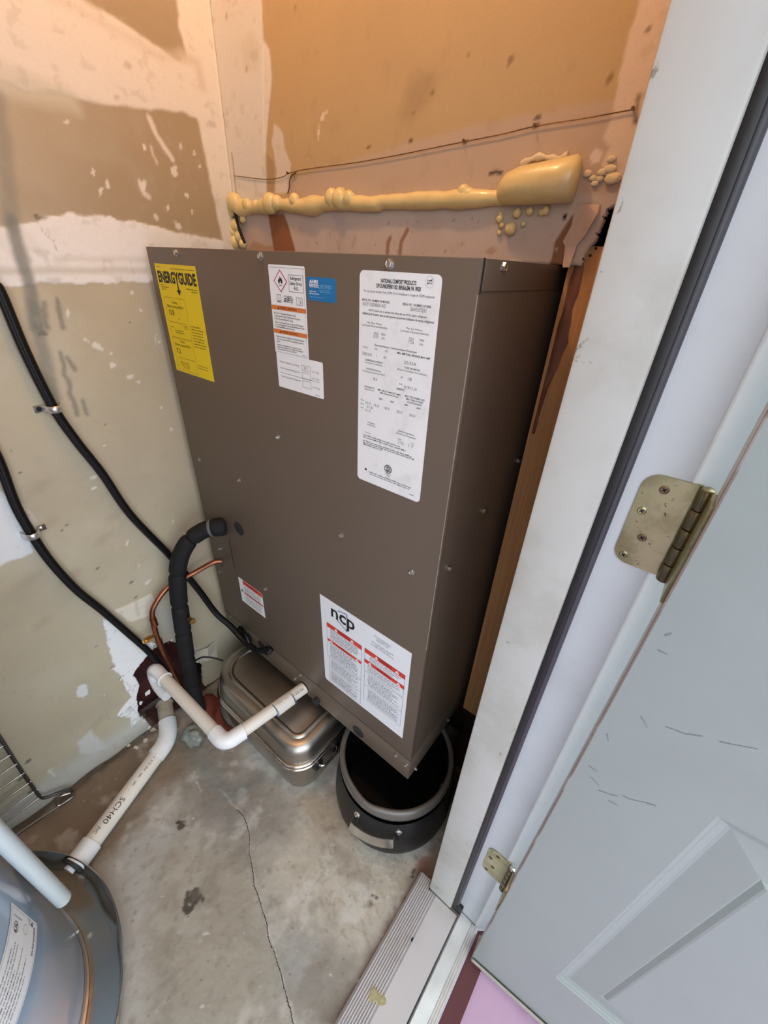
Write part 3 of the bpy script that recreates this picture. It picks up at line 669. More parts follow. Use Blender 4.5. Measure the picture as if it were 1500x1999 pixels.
def paint_floor(U, V):
    p = Paint(U, V, (0.375, 0.345, 0.298)); n = np.arange(len(U))
    p.cloud((0.27, 0.24, 0.20), 7, 0.45, 0.72, 0.75); p.cloud((0.52, 0.49, 0.445), 11, 0.48, 0.72, 0.75); p.cloud((0.24, 0.215, 0.18), 26, 0.55, 0.75, 0.5)
    br = (0.185, 0.125, 0.075)
    p.poly(fl((40, 1600), (190, 1480), (300, 1420), (390, 1440), (375, 1500), (300, 1580), (215, 1670), (150, 1700), (60, 1650)), br, 0.05, 0.03, 12, 0.75)
    p.poly(fl((150, 1690), (225, 1660), (240, 1600), (300, 1560), (210, 1640)), (0.16, 0.105, 0.06), 0.03, 0.02, 14, 0.6)
    p.poly(fl((390, 1460), (480, 1480), (560, 1550), (560, 1620), (470, 1640), (400, 1600), (350, 1540)), (0.24, 0.215, 0.185), 0.05, 0.03, 12, 0.65)
    p.poly(fl((250, 1640), (330, 1600), (345, 1640), (290, 1760), (290, 1999), (200, 1999), (180, 1760)), (0.45, 0.44, 0.415), 0.03, 0.02, 16, 0.75)
    p.poly(fl((300, 1660), (420, 1640), (520, 1700), (540, 1999), (320, 1999), (290, 1860)), (0.33, 0.285, 0.215), 0.05, 0.03, 12, 0.55)
    p.poly(fl((590, 1560), (680, 1640), (800, 1690), (760, 1800), (660, 1900), (560, 1800), (540, 1680)), (0.50, 0.44, 0.355), 0.05, 0.03, 12, 0.7)
    p.poly(fl((570, 1540), (660, 1570), (690, 1640), (620, 1640)), (0.36, 0.27, 0.185), 0.03, 0.02, 14, 0.6)
    p.line(fl((830, 1700), (780, 1790), (700, 1930), (660, 1999)), 0.012, (0.27, 0.225, 0.17), 0.012, 0.01, 20, 0.6)
    p.blob(fl((828, 1690))[0], 0.02, (0.24, 0.085, 0.05), 0.5, 0.7, 1.4, 1.2)
    p.blob(fl((430, 1590))[0], 0.06, (0.22, 0.20, 0.175), 0.8, 0.5, 1.6, .4)
    p.blob(fl((600, 1880))[0], 0.07, (0.31, 0.30, 0.285), 0.8, 0.6, 1.6, .4)
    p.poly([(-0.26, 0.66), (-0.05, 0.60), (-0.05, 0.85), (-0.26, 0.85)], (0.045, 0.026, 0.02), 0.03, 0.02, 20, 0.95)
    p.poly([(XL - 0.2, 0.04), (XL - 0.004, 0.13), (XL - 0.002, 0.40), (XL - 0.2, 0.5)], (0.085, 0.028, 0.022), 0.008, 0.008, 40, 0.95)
    # scraped, whitish texture in front of the pot
    for k in range(150):
        q = fl((random.gauss(715, 48), random.gauss(1740, 55)))[0]; an = math.radians(-25 + random.gauss(0, 22)); ln = random.uniform(.004, .018)
        p.line([(q[0] - ln * math.cos(an), q[1] - ln * math.sin(an)), (q[0] + ln * math.cos(an), q[1] + ln * math.sin(an))], random.uniform(.0008, .002), random.choice(((0.58, 0.55, 0.50), (0.52, 0.49, 0.44), (0.25, 0.2, 0.15))), 0.0025, 0.003, 80, 0.6)
    for k in range(300):
        q = fl((random.uniform(150, 900), random.uniform(1440, 1999)))[0]
        p.blob(q, random.choice((.0008, .001, .0013, .002)), random.choice(((0.5, 0.48, 0.45), (0.46, 0.44, 0.41), (0.16, 0.13, 0.1), (0.22, 0.17, 0.12))), 0.3, 0.75, random.uniform(1, 2.5), random.uniform(0, 3))
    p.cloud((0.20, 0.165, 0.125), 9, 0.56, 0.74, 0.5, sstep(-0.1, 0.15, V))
    p.cloud((0.56, 0.53, 0.49), 17, 0.6, 0.76, 0.5)
    # crack
    ck = fl((462, 1580), (474, 1592), (483, 1612), (488, 1640), (486, 1660), (490, 1680), (494, 1705), (497, 1730), (505, 1752), (512, 1775), (520, 1800), (524, 1830), (536, 1862), (548, 1900), (558, 1940), (568, 1975), (574, 2005))
    p.line([(a + .002, b + .001) for a, b in ck], 0.0022, (0.56, 0.53, 0.49), 0.003, 0.005, 60, 0.5); p.line([(a - .001, b - .001) for a, b in ck], 0.0014, (0.24, 0.21, 0.18), 0.003, 0.006, 60, 0.5)
    p.line(fl((430, 1540), (448, 1560), (462, 1580)), 0.0016, (0.55, 0.51, 0.47), 0.003, 0.005, 60, 0.6)
    # stuck leaves, splats and chips
    for a, r, asp, an in (((355, 1612), .011, 1.3, .9), ((349, 1605), .006, 1.4, .2), ((378, 1752), .017, 1.5, .75), ((366, 1776), .010, 1.5, .6), ((808, 1702), .006, 1.8, 1.4), ((806, 1712), .005, 1.2, .2)):
        p.blob(fl((a[0], a[1]))[0], r, (0.055, 0.045, 0.035), 0.2, 0.9, asp, an, 0.7)
    p.blob(fl((385, 1745))[0], 0.014, (0.14, 0.115, 0.085), 0.4, 0.6, 1.3, .7)
    for a in ((735, 1752), (728, 1748), (725, 1765)): p.blob(fl(a)[0], .004, (0.10, 0.07, 0.05), 0.3, 0.85, 1.3)
    p.blob(fl((722, 1764))[0], .012, (0.26, 0.20, 0.13), 0.5, 0.6)
    for a, asp in (((377, 1598), 1.2), ((402, 1823), 2.4), ((395, 1965), 1.6), ((700, 1915), 1.6), ((645, 1903), 1.4), ((316, 1750), 1.8)): p.blob(fl(a)[0], .0032, (0.58, 0.56, 0.52), 0.2, 0.9, asp, .8)
    p.line(fl((383, 1524), (393, 1545)), 0.0015, (0.55, 0.52, 0.48), 0.002, 0.001, 60, 0.8)
    # gritty line along the wall
    p.line([(XL + 0.004, -0.4), (XL + 0.008, 0.2)], 0.008, (0.11, 0.085, 0.06), 0.010, 0.012, 25, 0.8, 0.35, 20)
    p.cloud((0.20, 0.175, 0.145), 70, 0.62, 0.78, 0.35)
    return p
def floor3(U, V, Hh): return np.stack([U, V, Hh], 1)
def floor_h(u, v): return 0.004 * (fbm(u, v, 14, 4) - 0.5) + 0.0022 * (fbm(u, v, 70, 9) - 0.5)
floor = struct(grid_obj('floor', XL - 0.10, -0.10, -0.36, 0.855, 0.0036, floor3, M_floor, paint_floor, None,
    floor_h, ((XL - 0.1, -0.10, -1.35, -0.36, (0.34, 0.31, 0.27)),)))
floor.data.polygons.foreach_set('use_smooth', [True] * len(floor.data.polygons))

CK = catmull([at(px, py, 'z', 0.0) for px, py in ((462, 1580), (474, 1592), (483, 1612), (488, 1640), (486, 1660), (490, 1680), (494, 1705), (497, 1730), (505, 1752), (512, 1775), (520, 1800), (524, 1830), (536, 1862), (548, 1900), (558, 1940), (568, 1975), (574, 2005), (590, 2060))], 14)
bm = bmesh.new(); rs = random.Random(8); prev = None
for i, q in enumerate(CK):
    t = (CK[min(i + 1, len(CK) - 1)] - CK[max(i - 1, 0)]).normalized(); n = Vector((-t.y, t.x, 0)); q = q + n * rs.uniform(-.0012, .0012); wd = rs.uniform(.0005, .0013)
    z = float(floor_h(np.array([q.x]), np.array([q.y]))[0]) + .0005
    row = [bm.verts.new((q.x + n.x * wd, q.y + n.y * wd, z)), bm.verts.new((q.x - n.x * wd, q.y - n.y * wd, z))]
    if prev: bm.faces.new((prev[0], prev[1], row[1], row[0]))
    prev = row
obj('crack', bm, new_mat('crack_dark', (0.045, 0.038, 0.032), 0.95), floor)  # thin flat dark strip following the crack

# outside: porch slab and ground
porch = struct(box_obj('porch_floor', (0.030, -3.0, -0.25), (2.5, 1.2, -0.004), M_porch, bev=0.004))
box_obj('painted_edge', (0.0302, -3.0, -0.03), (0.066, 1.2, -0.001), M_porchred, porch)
ground = struct(box_obj('ground', (-30, -30, -0.6), (30, 30, -0.26), M_ground))
# outer face of the building round the door, so that only the doorway lets the day in
bm = bmesh.new()
bx(bm, (0.013, 0.50, -0.25), (0.03, 3.0, 2.9)); bx(bm, (0.013, -3.0, -0.25), (0.03, -0.74, 2.9)); bx(bm, (0.013, -0.74, 2.12), (0.03, 0.50, 2.9))
struct(obj('wall_outside', bm, M_plain))

# ------------------------------------------------------------------ door frame
def jamb(name, y_face, sgn, parent=None):
    """side jamb: board with stop, weatherstrip in the rebate and an outer brickmould; sgn = +1 at the hinge side"""
    o = bpy.data.objects.new(name, None); C.objects.link(o); struct(o)
    Y = lambda d: y_face + sgn * d
    def bb(nm, x0, x1, d0, d1, z0, z1, m, bev=0.0):
        y0, y1 = sorted((Y(d0), Y(d1)))
        return box_obj(nm, (x0, y0, z0), (x1, y1, z1), m, o, bev)
    bb('stop', -0.106, -0.043, 0.0, 0.036, 0.030, 2.05, M_jamb, 0.0035)
    bb('jamb_board', -0.043, 0.0195, 0.014, 0.036, 0.012, 2.05, M_jambout, 0.0015)
    bm = bmesh.new()
    y0, y1 = sorted((Y(0.003), Y(0.016)))
    bx(bm, (-0.0428, y0, 0.034), (-0.0335, y1, 2.04), 0.002)
    obj('weatherstrip', bm, M_strip, o, 40)
    bm = bmesh.new(); tube(bm, [(-0.0325, Y(0.0100), 0.034), (-0.0325, Y(0.0100), 2.04)], 0.0045, 10)
    obj('weatherstrip_bulb', bm, M_strip2, o, 40)
    bb('corner_pad', -0.0425, -0.018, 0.004, 0.0145, 0.030, 0.066, M_strip, 0.002)
    bm = bmesh.new()
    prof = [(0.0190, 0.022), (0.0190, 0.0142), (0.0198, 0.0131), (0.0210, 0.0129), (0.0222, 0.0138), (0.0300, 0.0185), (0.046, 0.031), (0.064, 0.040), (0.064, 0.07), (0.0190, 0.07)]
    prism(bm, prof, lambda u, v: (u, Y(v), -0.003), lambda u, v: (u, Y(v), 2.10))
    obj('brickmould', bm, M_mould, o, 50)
    return o
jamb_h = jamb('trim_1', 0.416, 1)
jamb_s = jamb('trim_2', -0.64, -1)  # unseen strike side set farther out, widening the doorway for more daylight
bm = bmesh.new(); bx(bm, (-0.106, -0.67, 2.045), (0.0195, 0.45, 2.08)); bx(bm, (0.0195, -0.71, 2.05), (0.05, 0.49, 2.12))
struct(obj('trim_3', bm, M_jamb))

# threshold: ribbed aluminium sill
th = thing('threshold', 'ribbed worn aluminium threshold across the doorway floor', 'threshold', (-0.06, 0.0, 0.0))
Y0, Y1 = -0.66, 0.4155
bm = bmesh.new()
P_ = [(-0.1425, 0.001), (-0.1425, 0.016), (-0.138, 0.021)]
x = -0.137
for k in range(9):
    P_ += [(x, 0.0205 + k * 0.0004), (x + 0.0009, 0.0242 + k * 0.0004), (x + 0.0032, 0.0242 + k * 0.0004), (x + 0.0041, 0.0205 + k * 0.0004)]; x += 0.0056
P_ += [(-0.084, 0.027), (-0.024, 0.029), (-0.0235, 0.001)]
prism(bm, P_, lambda u, v: (u, Y0, v), lambda u, v: (u, Y1, v))
obj('ribbed_plate', bm, M_sill, th)
bm = bmesh.new()      # the ribs carry on past the jamb's inner corner
prism(bm, [(u, v) for u, v in P_ if u < -0.107] + [(-0.107, 0.024), (-0.107, 0.001)], lambda u, v: (u, Y1, v), lambda u, v: (u, 0.434, v))
obj('plate_end', bm, M_sill, th)
bm = bmesh.new()
Q_ = [(-0.0205, 0.001), (-0.0205, 0.028), (-0.018, 0.031), (0.010, 0.029)]
x = 0.011
for k in range(3): Q_ += [(x, 0.0265), (x + 0.0015, 0.0285), (x + 0.003, 0.0285), (x + 0.0042, 0.0262)]; x += 0.0053
Q_ += [(0.0285, 0.022), (0.0285, 0.001)]
prism(bm, Q_, lambda u, v: (u, Y0, v), lambda u, v: (u, 0.4285, v))
obj('outer_nosing', bm, new_mat('bright_aluminium_nosing', (0.66, 0.67, 0.66), 0.32, 0.6, 0.25, 25, 0.0, 60), th)
for px, py, r in ((806, 1835, 0.0042), ):
    q = at(px, py, 'z', 0.0265); bm = bmesh.new(); lathe(bm, [(0, 0.0004), (r, 0.0003), (r, -0.004)], q, 14)
    obj('screw_hole', bm, M_dark, th)
bm = bmesh.new(); q = at(738, 1948, 'z', 0.0265)
lathe(bm, [(0, 0.0011), (0.011, 0.0009), (0.015, 0.0003), (0.0151, -0.004)], q, 26, lambda a, r, z: 0.006 * math.sin(2 * a + 1) * (r > 0.005) + 0.002 * math.sin(5 * a))
obj('dried_mud_stain', bm, new_mat('dried_mud', (0.36, 0.31, 0.17), 0.9, 0, 0.5, 200), th)

# ------------------------------------------------------------------ the open door
DA = math.radians(4.0)
door = bpy.data.objects.new('door_1', None); C.objects.link(door); struct(door)
door.location = (0.038, 0.3755, 0.0); door.rotation_euler = (0, 0, DA)
Md = Matrix.Translation(door.location) @ Matrix.Rotation(DA, 4, 'Z')
def dobj(name, bm, m, smooth=None, parent=None):
    bmesh.ops.transform(bm, matrix=Md, verts=bm.verts[:])
    return obj(name, bm, m, parent or door, smooth)
# slab with six sunk panels: front skin built as a frame grid
DW, DH, DZ = 1.052, 2.03, 0.030
xs = [0.0, 0.128, 0.474, 0.578, 0.924, DW]
zs = [DZ, 0.270, 0.912, 1.02, 1.56, 1.66, 1.90, DZ + DH]
bm = bmesh.new()
for i in range(5):
    for j in range(7):
        if i in (1, 3) and j in (1, 3, 5): continue
        v = [bm.verts.new((a, 0, b)) for a, b in ((xs[i], zs[j]), (xs[i + 1], zs[j]), (xs[i + 1], zs[j + 1]), (xs[i], zs[j + 1]))]
        bm.faces.new(v)
bmesh.ops.remove_doubles(bm, verts=bm.verts[:], dist=1e-5)
vb = [bm.verts.new(p) for p in ((0.005, 0.044, DZ), (DW, 0.044, DZ), (DW, 0.044, DZ + DH), (0.005, 0.044, DZ + DH))]
bm.faces.new(vb)
dobj('door_skin', bm, M_door)
for i in (1, 3):
    for j in (1, 3, 5):
        bm = bmesh.new()
        x0, x1, z0, z1 = xs[i], xs[i + 1], zs[j], zs[j + 1]
        lv = [(0, 0.0), (0.0015, 0.0016), (0.0045, 0.0028), (0.0060, 0.0030), (0.0075, 0.0048), (0.0150, 0.0082), (0.019, 0.0088), (0.060, 0.0030), (0.0625, 0.0042), (0.0675, 0.0012), (0.070, 0.0006)]
        loops = [[(x0 + d, h, z0 + d), (x1 - d, h, z0 + d), (x1 - d, h, z1 - d), (x0 + d, h, z1 - d)] for d, h in lv]
        loft(bm, loops, cap0=False)
        dobj('raised_panel', bm, M_door)
bm = bmesh.new(); prism(bm, [(0.0, 0.0), (0.0045, 0.0445), (0.010, 0.0445), (0.010, 0.0006)], lambda u, v: (u, v + 0.0002, DZ), lambda u, v: (u, v + 0.0002, DZ + DH)); dobj('hinge_stile_edge', bm, M_dooredgew)
bm = bmesh.new(); bx(bm, (-0.0006, -0.0007, DZ + 0.20), (0.0017, 0.0012, DZ + DH), 0.0005); dobj('bare_edge_strip', bm, M_dooredge)
bm = bmesh.new(); bx(bm, (0.0, -0.0035, DZ - 0.010), (DW, 0.046, DZ + 0.0005), 0.002); bx(bm, (0.002, -0.006, DZ - 0.002), (DW, -0.0036, DZ + 0.012), 0.001); dobj('door_sweep', bm, M_sweep)
# scratches are dents: thin dark slivers let into the paint
bm = bmesh.new(); rs = random.Random(3)
def dplane(px, py):
    n = Vector((-math.sin(DA), math.cos(DA), 0)) * -1
    d = Vector(R.T @ np.array([(px - 750) / FPX, (py - 999.5) / FPX, 1.0])); o = Vector((0, 0, CAMZ))
    t = (Vector(door.location) - o).dot(n) / d.dot(n); return o + d * t + n * 0.0003
for ch in (((1300, 1418), (1320, 1425), (1336, 1432), (1352, 1434), (1372, 1437)), ((1405, 1447), (1425, 1452), (1448, 1456), (1480, 1462)), ((1216, 1552), (1230, 1560), (1245, 1563), (1262, 1567), (1281, 1573)),
           ((1168, 1542), (1190, 1550), (1206, 1554)), ((1188, 1562), (1206, 1572)), ((1252, 1398), (1258, 1408), (1264, 1420)), ((1285, 1268), (1304, 1278)), ((1298, 1240), (1312, 1236)), ((1186, 1432), (1188, 1446)), ((1150, 1494), (1166, 1506)), ((1152, 1516), (1162, 1524), (1170, 1534))):
    for a, b in zip(ch[:-1], ch[1:]):
        A, B = dplane(*a), dplane(*b); u = (B - A).normalized(); n = u.cross(Vector((math.sin(DA), -math.cos(DA), 0))) * rs.uniform(0.0006, 0.0014)
        bm.faces.new([bm.verts.new(q) for q in (A - n * .5, B - n * .6, B + n * .5, A + n)])
scr = obj('paint_scratches', bm, new_mat('scratched_through_paint', (0.19, 0.19, 0.195), 0.8), door); scr['kind'] = 'stuff'

def hinge(z0, z1, screws, low=False):
    hz = bpy.data.objects.new('hinge', None); C.objects.link(hz); hz.parent = door; hz.matrix_basis = Md.inverted()
    yj = 0.4300
    # jamb leaf, rounded far corners
    xa, xb, rc = -0.0165, 0.029, 0.015
    pts = [(xb, z0), (xb, z1)]
    for k in range(7): t = PI / 2 + PI / 2 * k / 6; pts.append((xa + rc + rc * math.cos(t), z1 - rc + rc * math.sin(t)))
    for k in range(7): t = PI + PI / 2 * k / 6; pts.append((xa + rc + rc * math.cos(t), z0 + rc + rc * math.sin(t)))
    bm = bmesh.new(); prism(bm, pts, lambda u, v: (u, yj - 0.0022, v), lambda u, v: (u, yj + 0.0015, v))
    obj('jamb_leaf', bm, M_hinge, hz)
    # knuckle of five barrels
    kx, ky, kr = 0.0325, 0.4225, 0.0062
    n = 5; step = (z1 - z0) / n
    for k in range(n):
        bm = bmesh.new()
        lathe(bm, [(0, k * step + 0.0006), (kr * 0.9, k * step + 0.0006), (kr, k * step + 0.0014), (kr, (k + 1) * step - 0.0014), (kr * 0.9, (k + 1) * step - 0.0006), (0, (k + 1) * step - 0.0006)], (kx, ky, z0), 16)
        if k % 2 == 0: bx(bm, (0.0285, yj - 0.0050, z0 + k * step + 0.001), (kx, yj - 0.0022, z0 + (k + 1) * step - 0.001))
        obj('knuckle', bm, M_knuckle, hz, 40)
    bm = bmesh.new(); lathe(bm, [(0, 0.0025), (0.003, 0.002), (0.0052, 0.0004), (0.0052, -0.001), (0, -0.001)], (kx, ky, z1), 14); obj('pin', bm, M_steel_bright if low else M_hinge, hz, 40)
    # door leaf on the hinge edge of the door
    bm = bmesh.new(); bx(bm, (0.0352, 0.384, z0), (0.0395, 0.4185, z1), 0.001); obj('door_leaf', bm, M_hinge, hz, 40)
    for sx, sz, rust in screws:
        bm = bmesh.new()
        lathe(bm, [(0, 0.0006), (0.0030, 0.0008), (0.0043, 0.0001), (0.0043, -0.001)], (0, 0, 0), 16)
        for a in (0, PI / 2):
            r = bmesh.ops.create_cube(bm, size=1.0)
            bmesh.ops.transform(bm, matrix=Matrix.Rotation(a + 0.6, 4, 'Z') @ Matrix.Diagonal((0.0042, 0.0010, 0.0012, 1)) @ Matrix.Translation((0, 0, 0.35)), verts=r['verts'])
            for v in r['verts']:
                for f in v.link_faces: f.material_index = 1
        bmesh.ops.transform(bm, matrix=Matrix.Translation((sx, yj - 0.0022, sz)) @ Matrix.Rotation(PI / 2, 4, 'X'), verts=bm.verts[:])
        obj('screw', bm, [M_hingescrew if rust else M_hinge, M_dark], hz)
hinge(1.131, 1.2325, ((0.0025, 1.2195, True), (-0.0075, 1.193, False), (0.002, 1.1655, True), (-0.007, 1.140, False)))
hinge(0.312, 0.4135, ((0.003, 0.401, True), (-0.0075, 0.376, True), (0.002, 0.349, True), (-0.007, 0.322, True)), True)

# ------------------------------------------------------------------ stud beside the cabinet
st = thing('wall_stud', 'bare orange pine stud between brown cabinet and white jamb', 'stud', (-0.19, 0.76, 0.30))
bm = bmesh.new(); bx(bm, (-0.234, 0.752, 0.272), (-0.125, 0.790, 1.424), 0.002); obj('board', bm, M_wood, st, 40)
WL = [at(px, py, 'y', 0.751) for px, py in ((1128, 484), (1124, 513), (1112, 550), (1099, 610), (1090, 635), (1070, 720), (1056, 775))]
WR = [at(px, py, 'y', 0.7505) for px, py in ((1145, 480), (1141, 505), (1139, 533), (1129, 575), (1116, 606), (1109, 669), (1062, 778))]
bm = bmesh.new(); rs = random.Random(5); n = 60; pr_ = None
for k in range(n + 1):
    z = 1.423 - (1.423 - 1.13) * k / n
    xl_ = float(np.interp(z, [q.z for q in WL][::-1], [q.x for q in WL][::-1])); xr_ = float(np.interp(z, [q.z for q in WR][::-1], [q.x for q in WR][::-1])) + .0028 * (2 * float(fbm(np.array([z * 1.0]), np.array([.3]), 55, 2)[0]) - 1)
    xl_ = max(xl_, -.236)
    row = [bm.verts.new((xl_ - .004, 0.762, z)), bm.verts.new((xl_, 0.7508 - .0015 * float(fbm(np.array([z]), np.array([.9]), 40, 6)[0]), z)), bm.verts.new(((xl_ + xr_) / 2, 0.7492 - .002 * float(fbm(np.array([z]), np.array([.7]), 40, 5)[0]), z)), bm.verts.new((max(xr_, xl_ + .001), 0.7510, z)), bm.verts.new((max(xr_, xl_ + .001), 0.754, z))]
    if pr_:
        for j in range(4): bm.faces.new((pr_[j], pr_[j + 1], row[j + 1], row[j]))
    pr_ = row
obj('waney_edge', bm, M_wooddark, st, 60)
for px, py in ((1153, 499), (1164, 485)):
    q = at(px, py, 'y', 0.752); bm = bmesh.new(); lathe(bm, [(0, 0.0006), (0.002, 0.0004), (0.002, -0.001)], (0, 0, 0), 10)
    bmesh.ops.transform(bm, matrix=Matrix.Translation(q) @ Matrix.Rotation(PI / 2, 4, 'X'), verts=bm.verts[:]); obj('nail_hole', bm, M_dark, st)

# ------------------------------------------------------------------ the air conditioner cabinet
X0, X1, ZB, ZS, ZT = -1.035, -0.2475, 0.259, 0.345, 1.398
ac = thing('air_conditioner', 'tall brown through-wall air conditioner cabinet covered with labels', 'air conditioner', ((X0 + X1) / 2, 0.7, ZB))
box_obj('cabinet_body', (X0 + 0.002, YU + 0.012, ZB + 0.001), (X1 - 0.0008, 0.843, ZT - 0.002), M_brown, ac)
bm = bmesh.new(); bx(bm, (X0, YU, ZS + 0.0022), (X1, YU + 0.014, ZT), 0.0016, 2); obj('front_panel', bm, M_brown, ac, 40)
bm = bmesh.new(); bx(bm, (X0, YU + 0.0005, ZB), (X1 + 0.0004, YU + 0.30, ZS - 0.0014), 0.0014, 2); obj('base_pan', bm, M_brown, ac, 40)
bm = bmesh.new(); bx(bm, (X1 - 0.002, YU + 0.008, ZT - 0.033), (X1 + 0.0016, 0.80, ZT), 0.0008); obj('top_flange', bm, M_brown, ac, 40)
box_obj('pale_corner', (X1 - 0.0009, YU - 0.0003, 0.75), (X1 + 0.0003, YU + 0.001, ZT - 0.037), M_brown_edge, ac)  # thin lighter strip down the right front corner
box_obj('corner_seam', (X1 - 0.0012, YU + 0.003, ZT - 0.036), (X1 + 0.0008, YU + 0.0052, ZT + 0.0003), M_dark, ac)
box_obj('panel_seam', (X0 + 0.001, YU + 0.0012, ZS - 0.003), (X1 - 0.0004, YU + 0.004, ZS + 0.004), M_dark, ac)
# pipe entry plate: two slits and a lip in the left edge
for sl_ in ((-0.9168, 0.588, -0.9148, 0.70), (-0.992, 0.556, -0.9895, 0.585)):
    box_obj('entry_slit', (sl_[0], YU - 0.0004, sl_[1]), (sl_[2], YU + 0.002, sl_[3]), M_dark, ac)
bm = bmesh.new(); lathe(bm, [(0, 0.0012), (0.018, 0.0012), (0.0205, 0.0006), (0.0205, -0.001)], (0, 0, 0), 24)
bmesh.ops.transform(bm, matrix=Matrix.Translation((-0.853, YU, 0.763)) @ Matrix.Rotation(PI / 2, 4, 'X'), verts=bm.verts[:]); hp = obj('hole_plug', bm, M_plug, ac, 40)
def disc_part(name, x, z, r, m, y=YU, rf=None):
    bm = bmesh.new(); lathe(bm, [(0, 0.0010), (r * 0.88, 0.0010), (r, 0.0004), (r, -0.001)], (0, 0, 0), 24, rf)
    bmesh.ops.transform(bm, matrix=Matrix.Translation((x, y, z)) @ Matrix.Rotation(PI / 2, 4, 'X'), verts=bm.verts[:])
    return obj(name, bm, m, ac, 40)
disc_part('knockout', -0.418, 0.288, 0.0195, M_plug)
disc_part('wire_hole', -0.835, 0.316, 0.019, M_plug); disc_part('wire_hole', -0.905, 0.306, 0.016, M_plug)
disc_part('drain_hole', -0.636, 0.286, 0.019, M_dark)
bm = bmesh.new(); tube(bm, [(-0.575, YU + 0.001, 0.282), (-0.575, YU - 0.012, 0.282)], 0.010, 12); tube(bm, [(-0.575, YU - 0.011, 0.282), (-0.575, YU - 0.014, 0.282)], 0.0125, 12); obj('drain_plug', bm, M_plug, ac, 40)
# hex washer screws: one mesh, many parts
def screw_mesh():
    bm = bmesh.new()
    lathe(bm, [(0, 0.0014), (0.0045, 0.0014), (0.0062, 0.0008), (0.0063, -0.0005)], (0, 0, 0), 14)
    lathe(bm, [(0, 0.0046), (0.0030, 0.0048), (0.0040, 0.0056), (0.0047, 0.0050), (0.0047, 0.0012)], (0, 0, 0), 6)
    me = bpy.data.meshes.new('screw'); bmesh.ops.recalc_face_normals(bm, faces=bm.faces[:]); bm.to_mesh(me); bm.free(); me.materials.append(M_zinc); return me
SM = screw_mesh()
def put_screw(pos, nrm, sc_=1.0):
    o = bpy.data.objects.new('screw', SM); link(o, ac)
    q = Vector(nrm).to_track_quat('Z', 'X').to_matrix().to_4x4()
    o.matrix_basis = world_of(ac).inverted() @ Matrix.Translation(pos) @ q @ Matrix.Rotation(random.uniform(0, 1), 4, 'Z') @ Matrix.Scale(sc_, 4)
for x, z, s in ((-.912, 1.389, 1), (-.646, 1.390, 1), (-.378, 1.388, 1.1), (-.645, 1.079, .85), (-.471, .918, .85), (-.298, .918, .9), (-.991, .921, .7), (-.814, .922, .8), (-.767, .599, .8)):
    put_screw((x, YU, z), (0, -1, 0), s)
for px, py, s in ((403, 1024, .7), (429, 1072, .75), (430, 1116, .75), (418, 1016, .9), (441, 1198, .6), (451, 1205, .6), (486, 1251, .7), (577, 1325, .8), (587, 1318, .7), (774, 1474, .8), (794, 1493, .85)):
    q = at(px, py, 'y', YU + 0.0004); put_screw(q, (0, -1, 0), s)
for px, py, s in ((980, 521, 1.1), (1012, 899, .9), (945, 997, .9), (877, 1110, .9), (876, 1406, .8), (812, 1501, .8)):
    q = at(px, py, 'x', X1 + 0.0004); put_screw(q, (1, 0, 0), s)

# ---- labels on the front
def front_map(x0, z0): return lambda u, v, h: (x0 + u, YU - 0.0003 - h, z0 - v)
def sheet(name, x0, z0, w_, h_, m, r=0.0, lift=0.0, corners=None, lab=None):
    pts = [(0, 0), (w_, 0), (w_, h_), (0, h_)] if corners is None else corners
    if r:
        pts = []
        for cx_, cy_, a in ((w_ - r, r, -PI / 2), (w_ - r, h_ - r, 0), (r, h_ - r, PI / 2), (r, r, PI)):
            for k in range(6): t = a + PI / 2 * k / 5; pts.append((cx_ + r * math.cos(t), cy_ + r * math.sin(t)))
    bm = bmesh.new(); Fm = front_map(x0, z0)
    prism(bm, pts, lambda u, v: Fm(u, v, lift), lambda u, v: Fm(u, v, lift - 0.0004))
    o = obj(name, bm, m, ac)
    if lab: o['label'] = lab
    pr = Print(front_map(x0, z0), INK); pr.z = lift + 0.0003
    return o, pr
rnd = random.Random(11)

# yellow efficiency label
o, p = sheet('energy_label', -1.012, 1.3685, 0.1595, 0.2185, M_yellow, lab='yellow energy guide label with black heading')
p.text('ENERGYGUIDE', 0.006, 0.0335, 0.0195, 'black', 0.149, bold=0.04)
p.rect(0.0795, 0.031, 0.0835, 0.047, 'black'); p.poly([(0.073, 0.0455), (0.090, 0.0455), (0.0815, 0.056)], 'black')
p.words(0.008, 0.026, 0.0065, 0.002, 'olive', rnd); p.words(0.064, 0.154, 0.0085, 0.0022, 'olive', rnd)
for k, (a, b) in enumerate(((0.009, 0.024), (0.010, 0.042), (0.011, 0.030))): p.words(a, b, 0.040 + 0.004 * k, 0.0024, 'olive', rnd)
p.words(0.112, 0.155, 0.0425, 0.0026, 'olive', rnd); p.words(0.130, 0.155, 0.047, 0.0026, 'olive', rnd)
def box_e(v0, v1, t, num, vnum, vt):
    p.frame(0.013, v0, 0.098, v1, 0.0005, 'olive')
    p.text(t, 0.053, vt, 0.0046, 'olive', align='C', bold=0.01); p.text('Efficiency Rating (%s)*' % ('SEER2' if t == 'Cooling' else 'HSPF2'), 0.053, vt + 0.0085, 0.0045, 'olive', 0.066, 'C', 0.01)
    p.text(num, 0.022, vnum, 0.0098, 'olive', bold=0.02)
box_e(0.062, 0.142, 'Cooling', '13.8', 0.096, 0.0725); box_e(0.1435, 0.214, 'Heating', '7.2', 0.176, 0.151)
p.disc((0.059, 0.102), 0.0016, 'olive', 8); p.rect(0.017, 0.1105, 0.090, 0.1112, 'olive'); p.rect(0.022, 0.1855, 0.092, 0.1862, 'olive')
